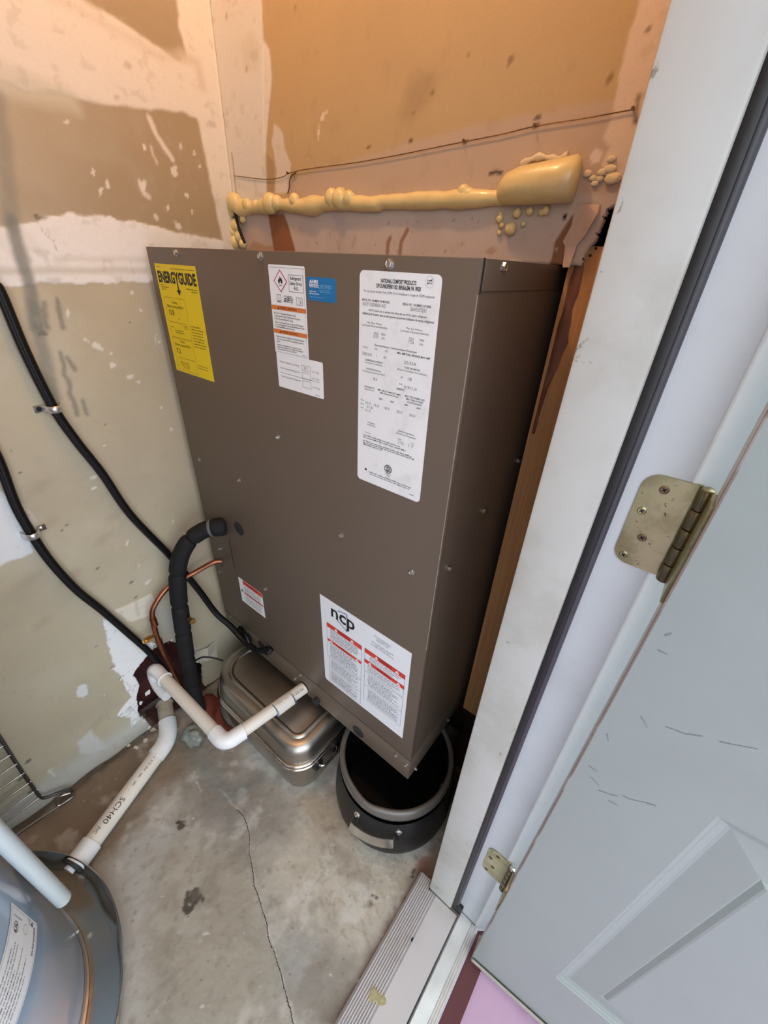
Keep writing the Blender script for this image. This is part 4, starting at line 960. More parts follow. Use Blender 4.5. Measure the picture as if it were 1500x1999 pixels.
p.words(0.018, 0.03, 0.122, 0.0022, 'olive', rnd); p.words(0.074, 0.088, 0.1165, 0.0022, 'olive', rnd); p.words(0.074, 0.088, 0.1205, 0.0022, 'olive', rnd)
p.words(0.032, 0.070, 0.128, 0.0024, 'olive', rnd); p.words(0.034, 0.072, 0.1325, 0.0024, 'olive', rnd)
for k in range(4): p.words(0.026 + .004 * k, 0.066, 0.196 + 0.004 * k, 0.0022, 'olive', rnd)
for k in range(8): p.words(0.104, 0.104 + (0.036 if k == 0 else rnd.uniform(.040, .048)), 0.113 + 0.0058 * k, 0.0026, 'olive', rnd)
p.words(0.102, 0.142, 0.193, 0.0024, 'olive', rnd); p.words(0.104, 0.142, 0.1985, 0.0024, 'olive', rnd)
p.done('printed_text', o)

# smaller record sheet, lies under the safety label
o, p = sheet('record_label', -0.6285, 1.2445, 0.1185, 0.0605, M_white, 0.003, lab='small white record label with three boxes')
for v, t in ((0.0155, 'Factory Refrigerant Charge'), (0.0265, 'Field Charged Refrigerant'), (0.041, 'Total Charged Refrigerant')): p.text(t, 0.009, v, 0.0028, 'mid', 0.052)
p.frame(0.0665, 0.0115, 0.0885, 0.0205, 0.0005, 'mid'); p.frame(0.0665, 0.0235, 0.0885, 0.0345, 0.0005, 'mid'); p.frame(0.0665, 0.0375, 0.0885, 0.0495, 0.0005, 'mid')
p.text('69.1', 0.077, 0.018, 0.0045, 'grey', align='C'); p.rect(0.007, 0.0335, 0.109, 0.0340, 'mid')
for v in (0.0195, 0.0305, 0.0455): p.text('oz (1.9 kg)', 0.092, v, 0.0026, 'mid', 0.017)
p.words(0.099, 0.109, 0.0575, 0.0016, 'mid', rnd)
p.done('printed_text', o)

# refrigerant safety label
o, p = sheet('safety_label', -0.6295, 1.3795, 0.0870, 0.1355, M_white, 0.003, 0.0005, lab='white refrigerant safety label with red flame diamond and orange bands')
p.rect(0.001, 0.0035, 0.086, 0.0039, 'mid'); p.rect(0.0835, 0.0035, 0.0839, 0.132, 'grey'); p.rect(0.002, 0.1325, 0.085, 0.1330, 'grey')
cd, w1, h1 = (0.0285, 0.0225), 0.0165, 0.0165
for kk, (cw, ch, cc) in enumerate(((w1, h1, 'crimson'), (w1 - 0.0022, h1 - 0.0022, 'sheet'))):
    p.poly([(cd[0], cd[1] - ch), (cd[0] + cw, cd[1]), (cd[0], cd[1] + ch), (cd[0] - cw, cd[1])], cc, p.z + 0.00012 * kk)
fx, fy = cd[0], cd[1] + 0.0045; hz_ = p.z + 0.0004
p.poly([(fx - .0035, fy), (fx - .0058, fy - .004), (fx - .0040, fy - .0085), (fx - .0022, fy - .0062), (fx - .0005, fy - .0125), (fx + .0018, fy - .008), (fx + .0032, fy - .0095), (fx + .0058, fy - .004), (fx + .0035, fy), (fx + .0012, fy - .0028), (fx, fy - .0055), (fx - .0012, fy - .0028)], 'black', hz_)
p.rect(fx - .004, fy + .0012, fx + .004, fy + .0022, 'black', hz_)
p.frame(0.0485, 0.0125, 0.0825, 0.0365, 0.0006, 'mid')
for k, t in enumerate(('Refrigerant', 'Safety Group', 'A2L')): p.text(t, 0.0655, 0.0195 + 0.0068 * k, 0.0046, 'black', None if k == 2 else 0.0255 if k == 0 else 0.029, 'C', 0.01)
p.frame(0.0165, 0.042, 0.0270, 0.052, 0.0008, 'mid'); p.seg((0.0218, 0.042), (0.0218, 0.052), 0.0006, 'mid'); p.rect(0.0165, 0.0525, 0.0270, 0.0536, 'mid')
p.frame(0.0345, 0.0430, 0.0535, 0.0520, 0.0008, 'mid')
for a, b in (((.036, .0505), (.052, .0445)), ((.037, .047), (.047, .0445)), ((.041, .0512), (.0525, .0475)), ((.038, .0515), (.038, .046)), ((.045, .0500), (.048, .0460))): p.seg(a, b, 0.0012, 'mid')
p.seg((.0330, .0525), (.0365, .0470), .001, 'mid'); p.seg((.0535, .0545), (.0560, .0455), .001, 'mid')
p.frame(0.0645, 0.0435, 0.0790, 0.0545, 0.0008, 'grey'); p.seg((0.0710, 0.0435), (0.0710, 0.0545), 0.0006, 'mid'); p.rect(0.0742, 0.0465, 0.0754, 0.0475, 'black'); p.rect(0.0742, 0.0482, 0.0754, 0.0525, 'black')
for v in (0.0585, 0.0955):
    p.rect(0.0008, v, 0.0862, v + 0.0068, 'orange'); p.text('WARNING / ADVERTENCIA', 0.0435, v + 0.0050, 0.0035, 'dorange', 0.042, 'C', 0.01, p.z + 0.0002)
    p.poly([(0.016, v + .0055), (0.0185, v + .0012), (0.021, v + .0055)], 'dorange', p.z + 0.0002)
for k, (t, wd) in enumerate((('Risk of Fire. Flammable Refrigerant Used.', .056), ('To Be Repaired Only By Trained Service Personnel.', .066), ('Do Not Puncture Refrigerant Tubing.', .048))): p.text(t, 0.0055, 0.0720 + 0.0043 * k, 0.0029, 'black', wd, bold=0.006)
for k, (t, wd) in enumerate((('Dispose of Properly in Accordance With Federal', .071), ('or Local Regulations. Flammable Refrigerant Used.', .074), ('Consult Repair Manual Before Servicing.', .050))): p.text(t, 0.0065, 0.0858 + 0.0037 * k, 0.0027, 'black', wd, bold=0.006)
for k, (t, wd) in enumerate((('Riesgo de incendio. Refrigerante inflamable. Reparado', .072), ('solo por personal de servicio capacitado. No perfore', .070), ('tubos.', .010))): p.text(t, 0.0065, 0.1085 + 0.0042 * k, 0.0028, 'black', wd, bold=0.006)
for k, (t, wd) in enumerate((('Deseche adecuadamente de acuerdo con las', .064), ('regulaciones federales o locales. Consulte el', .067), ('manual antes de dar servicio.', .052))): p.text(t, 0.0065, 0.1222 + 0.0035 * k, 0.0026, 'black', wd, bold=0.006)
p.words(0.072, 0.081, 0.1308, 0.0015, 'mid', rnd)
p.done('printed_text', o)

# blue certification label
o, p = sheet('certification_label', -0.5385, 1.3665, 0.0610, 0.0320, M_blue, 0.0035, lab='small blue certification label')
p.text('AHRI', 0.005, 0.0085, 0.0046, 'white', 0.019, bold=0.04); p.rect(0.005, 0.0095, 0.024, 0.0105, 'white'); p.text('PERFORMANCE', 0.005, 0.0140, 0.0032, 'white', 0.020, bold=0.02)
p.text('CERTIFIED', 0.0255, 0.0145, 0.0048, 'pblue', 0.027)
for k, (a, b) in enumerate(((0.026, 0.048), (0.028, 0.051))): p.words(a, b, 0.0175 + 0.0022 * k, 0.0011, 'pblue', rnd)
p.words(0.005, 0.019, 0.020, 0.0018, 'white', rnd); p.words(0.005, 0.026, 0.0232, 0.0018, 'white', rnd); p.words(0.005, 0.040, 0.0272, 0.0009, 'pblue', rnd)
p.done('printed_text', o)

# rating plate
o, p = sheet('rating_label', -0.4310, 1.3795, 0.1335, 0.3185, M_dirtylabel, 0.0075, lab='long white rating label, smudged with dust')
p.text('NATIONAL COMFORT PRODUCTS', 0.067, 0.0132, 0.0046, 'black', 0.058, 'C', 0.03); p.text('539 DUNKSFERRY RD. BENSALEM, PA 19020', 0.067, 0.0195, 0.0046, 'black', 0.073, 'C', 0.03)
p.ring((0.116, 0.0085), 0.0066, 0.0002, 'grey'); p.frame(0.1125, 0.0065, 0.1195, 0.0105, 0.0006, 'mid'); p.seg((0.112, 0.0115), (0.120, 0.0048), 0.0008, 'mid')
p.text('For Use by the Installer Only (OEM). Pour l\'installateur a l\'usage de l\'OEM seulement.', 0.067, 0.0260, 0.0028, 'mid', 0.117, 'C')
p.text('MODEL NO. / NUMERO DE MODELE', 0.0055, 0.0372, 0.0027, 'black', 0.049, bold=0.01); p.text('NCP1200000A-N2', 0.0070, 0.0432, 0.0045, 'grey', 0.041)
p.text('SERIAL NO. / NUMERO DE SERIE', 0.1215, 0.0372, 0.0027, 'black', 0.045, 'R', 0.01); p.text('2604203201', 0.102, 0.0430, 0.0045, 'grey', 0.025, 'C')
p.text('NOTE: Install only in systems that allow the use of the option refrigerant', 0.067, 0.0495, 0.0027, 'mid', 0.098, 'C', 0.008); p.text('(REMARQUE: Installer dans un seul systeme qui permet l\'utilisation du meme refrigerant)', 0.067, 0.0545, 0.0027, 'black', 0.121, 'C', 0.01)
p.text('Max. Allow. Pressure', 0.0295, 0.0655, 0.0025, 'mid', 0.027, 'C'); p.text('(La Pression Maximale Admissible)', 0.0295, 0.0695, 0.0025, 'mid', 0.046, 'C')
p.text('Max. Suc. Pressure', 0.0985, 0.0655, 0.0025, 'mid', 0.026, 'C'); p.text('(La Pression d\'Aspiration Maximale)', 0.0985, 0.0695, 0.0025, 'mid', 0.046, 'C')
p.text('450', 0.0325, 0.0795, 0.0040, 'grey', align='C'); p.text('3103', 0.0325, 0.0835, 0.0036, 'grey', align='C'); p.text('PSIG', 0.046, 0.0785, 0.0028, 'mid', align='C'); p.text('kPa', 0.046, 0.0835, 0.0028, 'mid', align='C')
p.text('250', 0.0945, 0.0790, 0.0040, 'grey', align='C'); p.text('1724', 0.0945, 0.0832, 0.0036, 'grey', align='C'); p.text('PSIG', 0.1115, 0.0780, 0.0028, 'mid', align='C'); p.text('kPa', 0.1115, 0.0830, 0.0028, 'mid', align='C')
p.text('Electrical Rating / Caracteristiques Electriques', 0.068, 0.0940, 0.0026, 'mid', 0.074, 'C', 0.01)
p.text('VOLTS', 0.013, 0.0995, 0.0024, 'mid', align='C'); p.text('PH', 0.034, 0.0995, 0.0028, 'mid', align='C'); p.text('HZ', 0.053, 0.0998, 0.0028, 'mid', align='C'); p.text('MIN. AMP FUSE / BREAKER MAX. AMP', 0.100, 0.0990, 0.0027, 'black', 0.055, 'C', 0.01)
p.text('208/230', 0.0165, 0.1095, 0.0042, 'grey', 0.019, 'C'); p.text('1', 0.0345, 0.1090, 0.0034, 'grey'); p.text('60', 0.0505, 0.1090, 0.0036, 'grey', align='C'); p.text('25/35A', 0.0955, 0.1105, 0.0042, 'grey', 0.021, 'C')
p.text('COMPRESSOR CURRENT', 0.030, 0.1170, 0.0026, 'mid', 0.034, 'C', 0.01); p.text('(Courant du Compresseur)', 0.030, 0.1205, 0.0025, 'mid', 0.033, 'C')
p.text('COND. FAN MOTOR', 0.0995, 0.1165, 0.0026, 'mid', 0.027, 'C', 0.01); p.text('(Moteur du Ventilateur du Condenseur)', 0.0995, 0.1205, 0.0025, 'mid', 0.051, 'C')
p.text('OUTDOOR FAN RLA', 0.030, 0.1295, 0.0025, 'mid', 0.029, 'C', 0.01); p.text('(Ventilateur exterieur RLA)', 0.030, 0.1335, 0.0025, 'mid', 0.044, 'C')
p.text('8.6', 0.034, 0.1430, 0.0042, 'grey', align='C'); p.text('HP', 0.083, 0.1310, 0.0026, 'mid', align='C'); p.text('1/8', 0.097, 0.1320, 0.0042, 'grey', align='C')
p.text('FLA', 0.082, 0.1405, 0.0026, 'mid', align='C'); p.text('0.9/1.0', 0.099, 0.1440, 0.0042, 'grey', 0.022, 'C'); p.text('(AMPERES)', 0.082, 0.1480, 0.0025, 'mid', 0.015, 'C', 0.01)
p.text('EVAPORATOR', 0.023, 0.1565, 0.0025, 'mid', 0.020, 'C', 0.01); p.text('(Evaporateur)', 0.023, 0.1600, 0.0024, 'mid', 0.019, 'C')
p.text('MIN. CIRCUIT AMPACITY AMPS.', 0.0615, 0.1565, 0.0025, 'black', 0.043, 'C', 0.01); p.text('(Min. Amperes du Circuit)', 0.0615, 0.1600, 0.0024, 'black', 0.034, 'C', 0.01)
for k, t in enumerate(('MAX. FUSE OR BRKR. SIZE', '(Max. Taille du Fusible', 'ou du Disjoncteur)')): p.text(t, 0.108, 0.1555 + 0.0038 * k, 0.0025, 'black', 0.034 - .004 * k, 'C', 0.01)
for x, v, t in ((0.046, 0.1695, '208V'), (0.068, 0.1695, '230V'), (0.094, 0.1685, '208V'), (0.116, 0.1685, '230V')): p.text(t, x, v, 0.0024, 'black', align='C', bold=0.01)
for k, (t, nn) in enumerate((('5kw', '22.4'), ('8kw', '31.8'), ('10kw', '41.0'))): p.text(t, 0.0055, 0.1785 + 0.0063 * k, 0.0022, 'mid', 0.007); p.text(nn, 0.015 + (0.004 if k == 1 else 0), 0.1820 + 0.0060 * k, 0.0040, 'grey', 0.011)
for x, t in ((0.038, '16.0'), (0.0585, '18.0'), (0.0825, '20.0'), (0.106, '30.0')): p.text(t, x, 0.1822, 0.0040, 'grey', 0.0105, 'C')
p.text('Refrigerant', 0.029, 0.2120, 0.0024, 'mid', 0.015, 'C'); p.text('(Refrigerant)', 0.029, 0.2158, 0.0024, 'mid', 0.017, 'C')
p.text('Suitable for Design Pressure', 0.0975, 0.2105, 0.0024, 'mid', 0.031, 'C', 0.01); p.text('(Pression de Conception)', 0.0975, 0.2148, 0.0024, 'mid', 0.036, 'C', 0.01)
p.text('High', 0.0865, 0.2235, 0.0024, 'mid', align='C'); p.text('Low', 0.111, 0.2235, 0.0024, 'mid', align='C'); p.text('2.76', 0.089, 0.2300, 0.0046, 'grey', 0.011, 'C'); p.text('1.7', 0.1085, 0.2300, 0.0046, 'grey', 0.009, 'C')
p.text('Orifice Size', 0.022, 0.2300, 0.0022, 'mid', 0.013, 'C')
for k, (a, b, v) in enumerate(((.012, .090, .2355), (.012, .1, .2392), (.012, .112, .2455), (.012, .117, .2487), (.012, .052, .2518))): p.words(a, b, v, 0.0023, 'mid', rnd)
p.disc((0.067, 0.2800), 0.0078, 'mid'); p.ring((0.067, 0.2800), 0.0060, 0.0008, 'sheet', h=p.z + .0002); p.text('ETL', 0.067, 0.2818, 0.0042, 'white', align='C', bold=0.03, h=p.z + .0003)
p.text('Intertek', 0.0675, 0.2905, 0.0026, 'mid', align='C'); p.text('3188', 0.0675, 0.2935, 0.0022, 'mid', align='C')
p.disc((0.0195, 0.2955), 0.0023, 'black', 8); p.words(0.026, 0.115, 0.2985, 0.0023, 'mid', rnd); p.words(0.028, 0.112, 0.3020, 0.0023, 'mid', rnd); p.words(0.112, 0.123, 0.3100, 0.0018, 'mid', rnd)
p.done('printed_text', o)

# little warning label low on the left
o, p = sheet('warning_label', -0.9035, 0.5670, 0.1140, 0.0960, M_white, lab='small white warning label with red top band')
p.rect(0.022, 0.0005, 0.1135, 0.0155, 'red'); p.text('DANGER', 0.068, 0.0125, 0.0085, 'dred', 0.050, 'C', 0.02, p.z + .0002)
for k in range(5): p.words(0.025, 0.104, 0.0235 + 0.0052 * k, 0.0034, 'grey', rnd)
p.rect(0.022, 0.0475, 0.112, 0.0535, 'red'); p.rect(0.034, 0.0490, 0.098, 0.0522, 'dred', p.z + .0002)
for k in range(6): p.words(0.025, 0.102, 0.0625 + 0.0050 * k, 0.0032, 'grey', rnd)
p.poly([(0.005, 0.052), (0.0165, 0.052), (0.011, 0.040)], 'black'); p.rect(0.019, 0.017, 0.0195, 0.092, 'grey')
p.done('printed_text', o)

# company label with red bands
crn = [(0, 0), (0.2665, 0.0), (0.2680, 0.3020), (0.2000, 0.3020), (0.0120, 0.3050), (0.006, 0.300)]
o, p = sheet('company_label', -0.5450, 0.7160, 0.267, 0.303, M_whitebright, corners=crn, lab='large white company label with red bands and ncp logo')
for a, b in (((.058, .0165), (.0875, .0095)), ((.0875, .0095), (.0875, .062)), ((.056, .048), (.0865, .064))): p.seg(a, b, 0.0026, 'slate')
p.poly([(.083, .0600), (.0905, .0600), (.0870, .0680)], 'slate')
p.text('ncp', 0.037, 0.0465, 0.0385, 'black', 0.075, bold=0.018, h=p.z + .0003)
for k, (t, wd) in enumerate((('NATIONAL COMFORT PRODUCTS', .048), ('539 DUNKSFERRY ROAD', .037), ('BENSALEM, PA 19020', .033))): p.text(t, 0.192, 0.0200 + 0.0050 * k, 0.0030, 'mid', wd, 'C')
for k, (a, b) in enumerate(((.163, .222), (.172, .214), (.160, .226))): p.words(a, b, 0.0420 + 0.0052 * k, 0.0030, 'grey', rnd)
def band(u0, u1, v0, v1, t, tri):
    p.rect(u0, v0, u1, v1, 'red'); k = (v1 - v0)
    p.text(t, (u0 + u1) / 2, v1 - k * 0.24, k * 0.55, 'dred', (u1 - u0) * 0.36, 'C', 0.03, p.z + .0002)
    for x in tri: p.poly([(x - .006, v1 - k * .2), (x + .006, v1 - k * .2), (x, v0 + k * .12)], 'white', p.z + .0002)
def body(u0, u1, v0, n, st, hgt=0.0042):
    for k in range(n): p.words(u0 + rnd.uniform(0, .003), u1 - rnd.choice((0, 0, .004, .02)), v0 + st * k, hgt, 'grey', rnd)
p.frame(0.020, 0.079, 0.134, 0.200, 0.0008, 'slate'); p.frame(0.025, 0.203, 0.134, 0.296, 0.0008, 'slate'); p.rect(0.025, 0.247, 0.134, 0.2478, 'slate')
band(0.0202, 0.1338, 0.0785, 0.0930, 'WARNING', (.052, .104)); band(0.0215, 0.1338, 0.1330, 0.1425, 'ADVERTENCIA', (.034, .120))
body(0.030, 0.122, 0.0995, 6, 0.0056); body(0.028, 0.122, 0.1495, 9, 0.0056); body(0.030, 0.122, 0.2120, 6, 0.0058); body(0.030, 0.122, 0.2560, 7, 0.0056)
p.frame(0.1425, 0.0785, 0.2575, 0.152, 0.0008, 'slate'); p.frame(0.1435, 0.155, 0.2580, 0.262, 0.0008, 'slate'); p.rect(0.1435, 0.2065, 0.258, 0.2073, 'slate')
band(0.1425, 0.2575, 0.0770, 0.0915, 'WARNING', (.178, .236)); band(0.1428, 0.2578, 0.1130, 0.1250, 'ADVERTENCIA', (.160, .242))
body(0.157, 0.246, 0.0975, 3, 0.0056, .0036); body(0.152, 0.246, 0.1315, 4, 0.0052, .0036); body(0.154, 0.248, 0.1640, 7, 0.0060); body(0.155, 0.250, 0.2165, 8, 0.0056)
p.done('printed_text', o)

# ------------------------------------------------------------------ pipes, cables and fittings at the left
# black insulated suction line: sleeves butted end to end
sl = thing('insulated_pipe', 'thick black foam insulated pipe curving down from the brown cabinet', 'pipe', (-0.985, 0.31, 0.02))
path = catmull([(-0.922, 0.492, 0.737), (-0.938, 0.468, 0.740), (-0.962, 0.440, 0.730), (-0.980, 0.400, 0.700), (-0.988, 0.366, 0.640), (-0.988, 0.345, 0.545), (-0.986, 0.333, 0.45), (-0.985, 0.322, 0.36), (-0.984, 0.312, 0.26), (-0.982, 0.305, 0.16), (-0.982, 0.303, 0.03)], 10)
cuts = [0, 13, 27, 43, 54, 65, 76, 88, 100]
cuts[-1] = len(path) - 1
for a, b in zip(cuts[:-1], cuts[1:]):
    bm = bmesh.new()
    def rr(l, L_): return 0.0235 * (1 - 0.22 * math.exp(-(l / 0.005) ** 2) - 0.22 * math.exp(-((L_ - l) / 0.005) ** 2)) * (1.12 if a == 0 else 1.0)
    tube(bm, path[a:b + 1], rr, 18); obj('foam_sleeve', bm, M_blackfoam, sl, 60)
for i in (13,):
    bm = bmesh.new(); tube(bm, path[i - 1:i + 2], 0.0243, 18, False); obj('tape_band', bm, new_mat('grey_tape', (0.12, 0.12, 0.12), 0.4), sl, 60)

cp = thing('copper_pipe', 'thin copper liquid line bending behind the black insulated pipe', 'pipe', (-1.03, 0.29, 0.02))
cpts = [(-0.990, 0.494, 0.579), (-1.005, 0.470, 0.578), (-1.03, 0.412, 0.555), (-1.032, 0.335, 0.548), (-1.033, 0.293, 0.516), (-1.033, 0.2765, 0.485), (-1.033, 0.2705, 0.415), (-1.034, 0.2725, 0.335), (-1.032, 0.284, 0.20), (-1.03, 0.300, 0.06), (-1.03, 0.305, 0.0)]
bm = bmesh.new(); tube(bm, catmull(cpts, 8), 0.0075, 12); obj('tubing', bm, M_copper, cp, 60)
for c_, d_ in (((-1.033, 0.2745, 0.458), 0.014), ((-1.0335, 0.271, 0.37), 0.013), ((-1.032, 0.279, 0.25), 0.012)):
    bm = bmesh.new(); tube(bm, [(c_[0], c_[1] + .0005, c_[2] + d_), (c_[0], c_[1], c_[2] - d_)], 0.0095, 12); obj('brazed_coupling', bm, M_copper, cp, 40)
bm = bmesh.new(); tube(bm, [(-1.033, 0.271, 0.408), (-1.030, 0.262, 0.412), (-1.027, 0.246, 0.414)], 0.0055, 10); tube(bm, [(-1.028, 0.252, 0.413), (-1.0255, 0.236, 0.416)], 0.0105, 6); tube(bm, [(-1.0255, 0.237, 0.416), (-1.024, 0.230, 0.417)], 0.006, 10); obj('service_valve', bm, M_brass, cp, 30)
bm = bmesh.new(); tube(bm, [(-0.958, 0.345, 0.468), (-0.945, 0.345, 0.468)], 0.007, 8); tube(bm, [(-0.946, 0.345, 0.468), (-0.936, 0.345, 0.470)], 0.0095, 6); obj('access_valve', bm, M_brass, sl, 30)

def cable(name, label, pts, r, conn=False):
    o = thing(name, label, 'cable', pts[-1], 'black cables strapped to the left wall')
    pp = catmull(pts, 8)
    bm = bmesh.new(); tube(bm, pp, r, 14); obj('jacket', bm, M_cable, o, 60)
    bm = bmesh.new(); off = Vector((0.004, -0.004, 0.002)).normalized() * r * 0.72
    tube(bm, [q + off for q in pp], r * 0.52, 10); obj('control_wire', bm, M_cable, o, 60)
    return o
xa = XL + 0.0165
A_ = [(xa, 0.17, 2.435), (xa, 0.175, 2.0), (xa, 0.20, 1.6)] + [tuple(at(px, py, 'x', xa)) for px, py in ((-30, 520), (0, 570), (50, 688), (105, 797), (150, 862), (200, 925), (255, 1005), (330, 1083))]
A_ += [(-1.035, 0.42, 0.49), (-1.005, 0.445, 0.385)] + [tuple(at(px, py, 'y', yy)) for px, py, yy in ((450, 1222, 0.462), (476, 1250, 0.468), (498, 1268, 0.471))]
ca = cable('power_cable', 'upper black cable from left wall to the bottom of the brown cabinet', A_, 0.0095)
q = at(498, 1268, 'y', 0.471); q2 = at(522, 1273, 'y', 0.475)
bm = bmesh.new(); tube(bm, [q, (q + q2) / 2, q2], 0.0085, 10); tube(bm, [q2 - Vector((.012, 0, 0)), q2 + Vector((.003, 0.004, .002))], 0.013, 8); tube(bm, [q2, q2 + Vector((0.006, 0.014, 0.010))], 0.010, 8); obj('connector', bm, M_cable, ca, 40)
bm = bmesh.new(); tube(bm, catmull([at(476, 1250, 'y', 0.468), at(468, 1228, 'y', 0.482), at(474, 1226, 'y', 0.488)], 6), 0.008, 8); tube(bm, catmull([at(490, 1262, 'y', 0.472), at(480, 1240, 'y', 0.476), at(472, 1230, 'y', 0.486)], 6), 0.007, 8); obj('branch_wire', bm, M_cable, ca, 60)
B_ = [(xa, 0.09, 2.435), (xa, 0.10, 1.9), (xa, 0.115, 1.3)] + [tuple(at(px, py, 'x', xa)) for px, py in ((-30, 845), (0, 906), (30, 985), (62, 1043), (100, 1098), (150, 1152), (200, 1192), (250, 1236), (290, 1272), (322, 1308))]
B_ += [(-1.062, 0.300, 0.13), (-1.085, 0.32, 0.05)]
cable('power_cable', 'lower black cable running down the left wall into the broken hole', B_, 0.0095)

def strap(label, p0, p1, cable_pts, r, flip):
    """one-hole strap: saddle over the cable, tab with a screw"""
    c_ = (Vector(p0) + Vector(p1)) / 2
    o = thing('pipe_strap', label, 'strap', (XL, c_.y, c_.z), 'metal straps holding the cables')
    bm = bmesh.new()
    prof = [(-0.013 - 0.0035, 0.0005)] + [(-0.0155 * math.cos(PI * k / 10), 0.0005 + max(0.030 * math.sin(PI * k / 10), 0)) for k in range(11)] + [(0.030, 0.0005)]
    if flip: prof = [(-a, b) for a, b in prof][::-1]
    for (a0, b0), (a1, b1) in zip(prof[:-1], prof[1:]):
        if abs(a1 - a0) + abs(b1 - b0) < 1e-5: continue
        d = Vector((a1 - a0, b1 - b0)).normalized(); n = Vector((-d.y, d.x)) * 0.0012
        v = [(XL + b0 + 0.0012, c_.y + a0, c_.z - .007), (XL + b1 + 0.0012, c_.y + a1, c_.z - .007), (XL + b1 + 0.0012, c_.y + a1, c_.z + .007), (XL + b0 + 0.0012, c_.y + a0, c_.z + .007)]
        bm.faces.new([bm.verts.new(q) for q in v])
    bmesh.ops.remove_doubles(bm, verts=bm.verts[:], dist=1e-6)
    so = obj('band', bm, M_clamp, o, 50); md = so.modifiers.new('thickness', 'SOLIDIFY'); md.thickness = 0.0012
    sx = -0.022 if flip else 0.022
    bm = bmesh.new(); lathe(bm, [(0, 0.003), (0.003, 0.0026), (0.0048, 0.0008), (0.0048, 0)], (0, 0, 0), 12)
    bmesh.ops.transform(bm, matrix=Matrix.Translation((XL + 0.002, c_.y + sx, c_.z)) @ Matrix.Rotation(PI / 2, 4, 'Y'), verts=bm.verts[:]); obj('screw', bm, M_dark if flip else M_zinc, o, 40)
strap('upper galvanised strap holding the long cable to the left wall', at(105, 797, 'x', xa), at(105, 797, 'x', xa), None, .012, True)
strap('lower galvanised strap with its tab toward the cabinet', at(62, 1043, 'x', xa), at(62, 1043, 'x', xa), None, .012, False)

# white condensate drain
cd_ = thing('condensate_pipe', 'white plastic drain pipe from cabinet base with elbow over the roaster', 'pipe', (-0.65, 0.25, 0.26))
zc, rp = 0.277, 0.0178
def pipe(name, a, b, r, m, parent, rin=None, seg=20):
    bm = bmesh.new(); tube(bm, [a, b], r, seg); return obj(name, bm, m, parent, 40)
ex, ey = -0.668, 0.243
pipe('pipe_run', (-0.636, 0.495, zc + .003), (ex, ey + 0.035, zc), rp, M_pvc, cd_)
pipe('pipe_run', (ex - 0.035, ey, zc), (-0.990, ey - 0.004, zc), rp, M_pvc, cd_)
arc = [(ex - 0.052, ey, zc), (ex - 0.026, ey, zc)] + [(ex - 0.026 + 0.026 * math.sin(t), ey + 0.026 - 0.026 * math.cos(t), zc) for t in [PI / 2 * k / 8 for k in range(1, 9)]] + [(ex + 0.005, ey + 0.052, zc)]
bm = bmesh.new(); tube(bm, arc, 0.0215, 22); obj('elbow', bm, M_pvc_white, cd_, 50)
pipe('coupling', (-0.6475, 0.388, zc), (-0.6405, 0.443, zc + .001), 0.0205, M_pvc, cd_)
for y_, x_ in ((0.387, -0.6476), (0.4435, -0.6404)): bm = bmesh.new(); tube(bm, [(x_, y_ - .0012, zc), (x_, y_ + .0012, zc)], 0.0209, 22); obj('marker_line', bm, INK['slate'], cd_, 40)
wx, wy = -1.028, ey - 0.004
ux, uR = -1.026, 0.031
arc = [(wx + 0.046, wy, zc), (ux + 0.006, wy, zc)] + [(ux - uR * math.sin(t), wy - .010 * t / PI, zc - uR + uR * math.cos(t)) for t in [PI * k / 14 for k in range(15)]] + [(ux + 0.030, wy - .011, zc - 2 * uR), (ux + 0.050, wy - .008, zc - 2 * uR)]
bm = bmesh.new(); tube(bm, arc, 0.0190, 22); obj('wall_elbow', bm, M_pvc_white, cd_, 50)
bm = bmesh.new(); tube(bm, [(wx + 0.044, wy, zc), (wx + 0.0475, wy, zc)], 0.0222, 22); obj('elbow_rim', bm, M_pvc_white, cd_, 40)
def pipe_text(parent, a, d, up, r, items, inks):
    a, d, up = Vector(a), Vector(d).normalized(), Vector(up).normalized(); n = d.cross(up)
    pp = Print(lambda u, v, h: a + d * u + (n * math.cos(-v / r) + up * math.sin(-v / r)) * (r + 0.0002 + h), INK)
    for t, u, v, hg, wd, c_ in items: pp.text(t, u, v, hg, c_, wd)
    pp.done('lettering', parent)
dv = Vector((-0.636, 0.495, 0)) - Vector((ex, ey + .035, 0)); dv.normalize()
pipe_text(cd_, (-0.6405, 0.4475, zc + .002), dv, Vector((-dv.y, dv.x, 0)), rp, (('1/22/26', 0.0, 0.012, 0.008, 0.034, 'mid'),), None)
pipe_text(cd_, (-0.6475, 0.392, zc), dv, Vector((-dv.y, dv.x, 0)), 0.0206, (('PVC 1120', 0.008, 0.004, 0.003, 0.034, 'mid'),), None)

# white pipe from the pan to the wall
pd = thing('pan_drain_pipe', 'printed white pipe on the floor from pan to broken wall', 'pipe', (-0.90, 0.05, 0.0))
zp, r2 = 0.032, 0.0235
e0 = Vector(at(327, 1447, 'z', zp)); p0 = Vector(at(172, 1655, 'z', zp)); dd = (p0 - e0).normalized()
pipe('pipe_run', e0 + dd * 0.03, p0 + dd * 0.012, r2, M_pvc, pd)
wdir = Vector((-0.90, 0.36, 0.22)).normalized()
cpt = e0 + Vector((0, 0, 0.002))
bez = [cpt + dd * 0.05, cpt + dd * 0.035] + [((1 - t) ** 2) * (cpt + dd * 0.03) + 2 * t * (1 - t) * (cpt - dd * 0.012) + t * t * (cpt - dd * 0.012 + wdir * 0.042) for t in [k / 8 for k in range(9)]] + [cpt - dd * 0.012 + wdir * 0.058]
bm = bmesh.new(); tube(bm, bez, 0.0275, 22); obj('elbow', bm, M_pvc_white, pd, 50)
sA = cpt - dd * 0.012 + wdir * 0.05
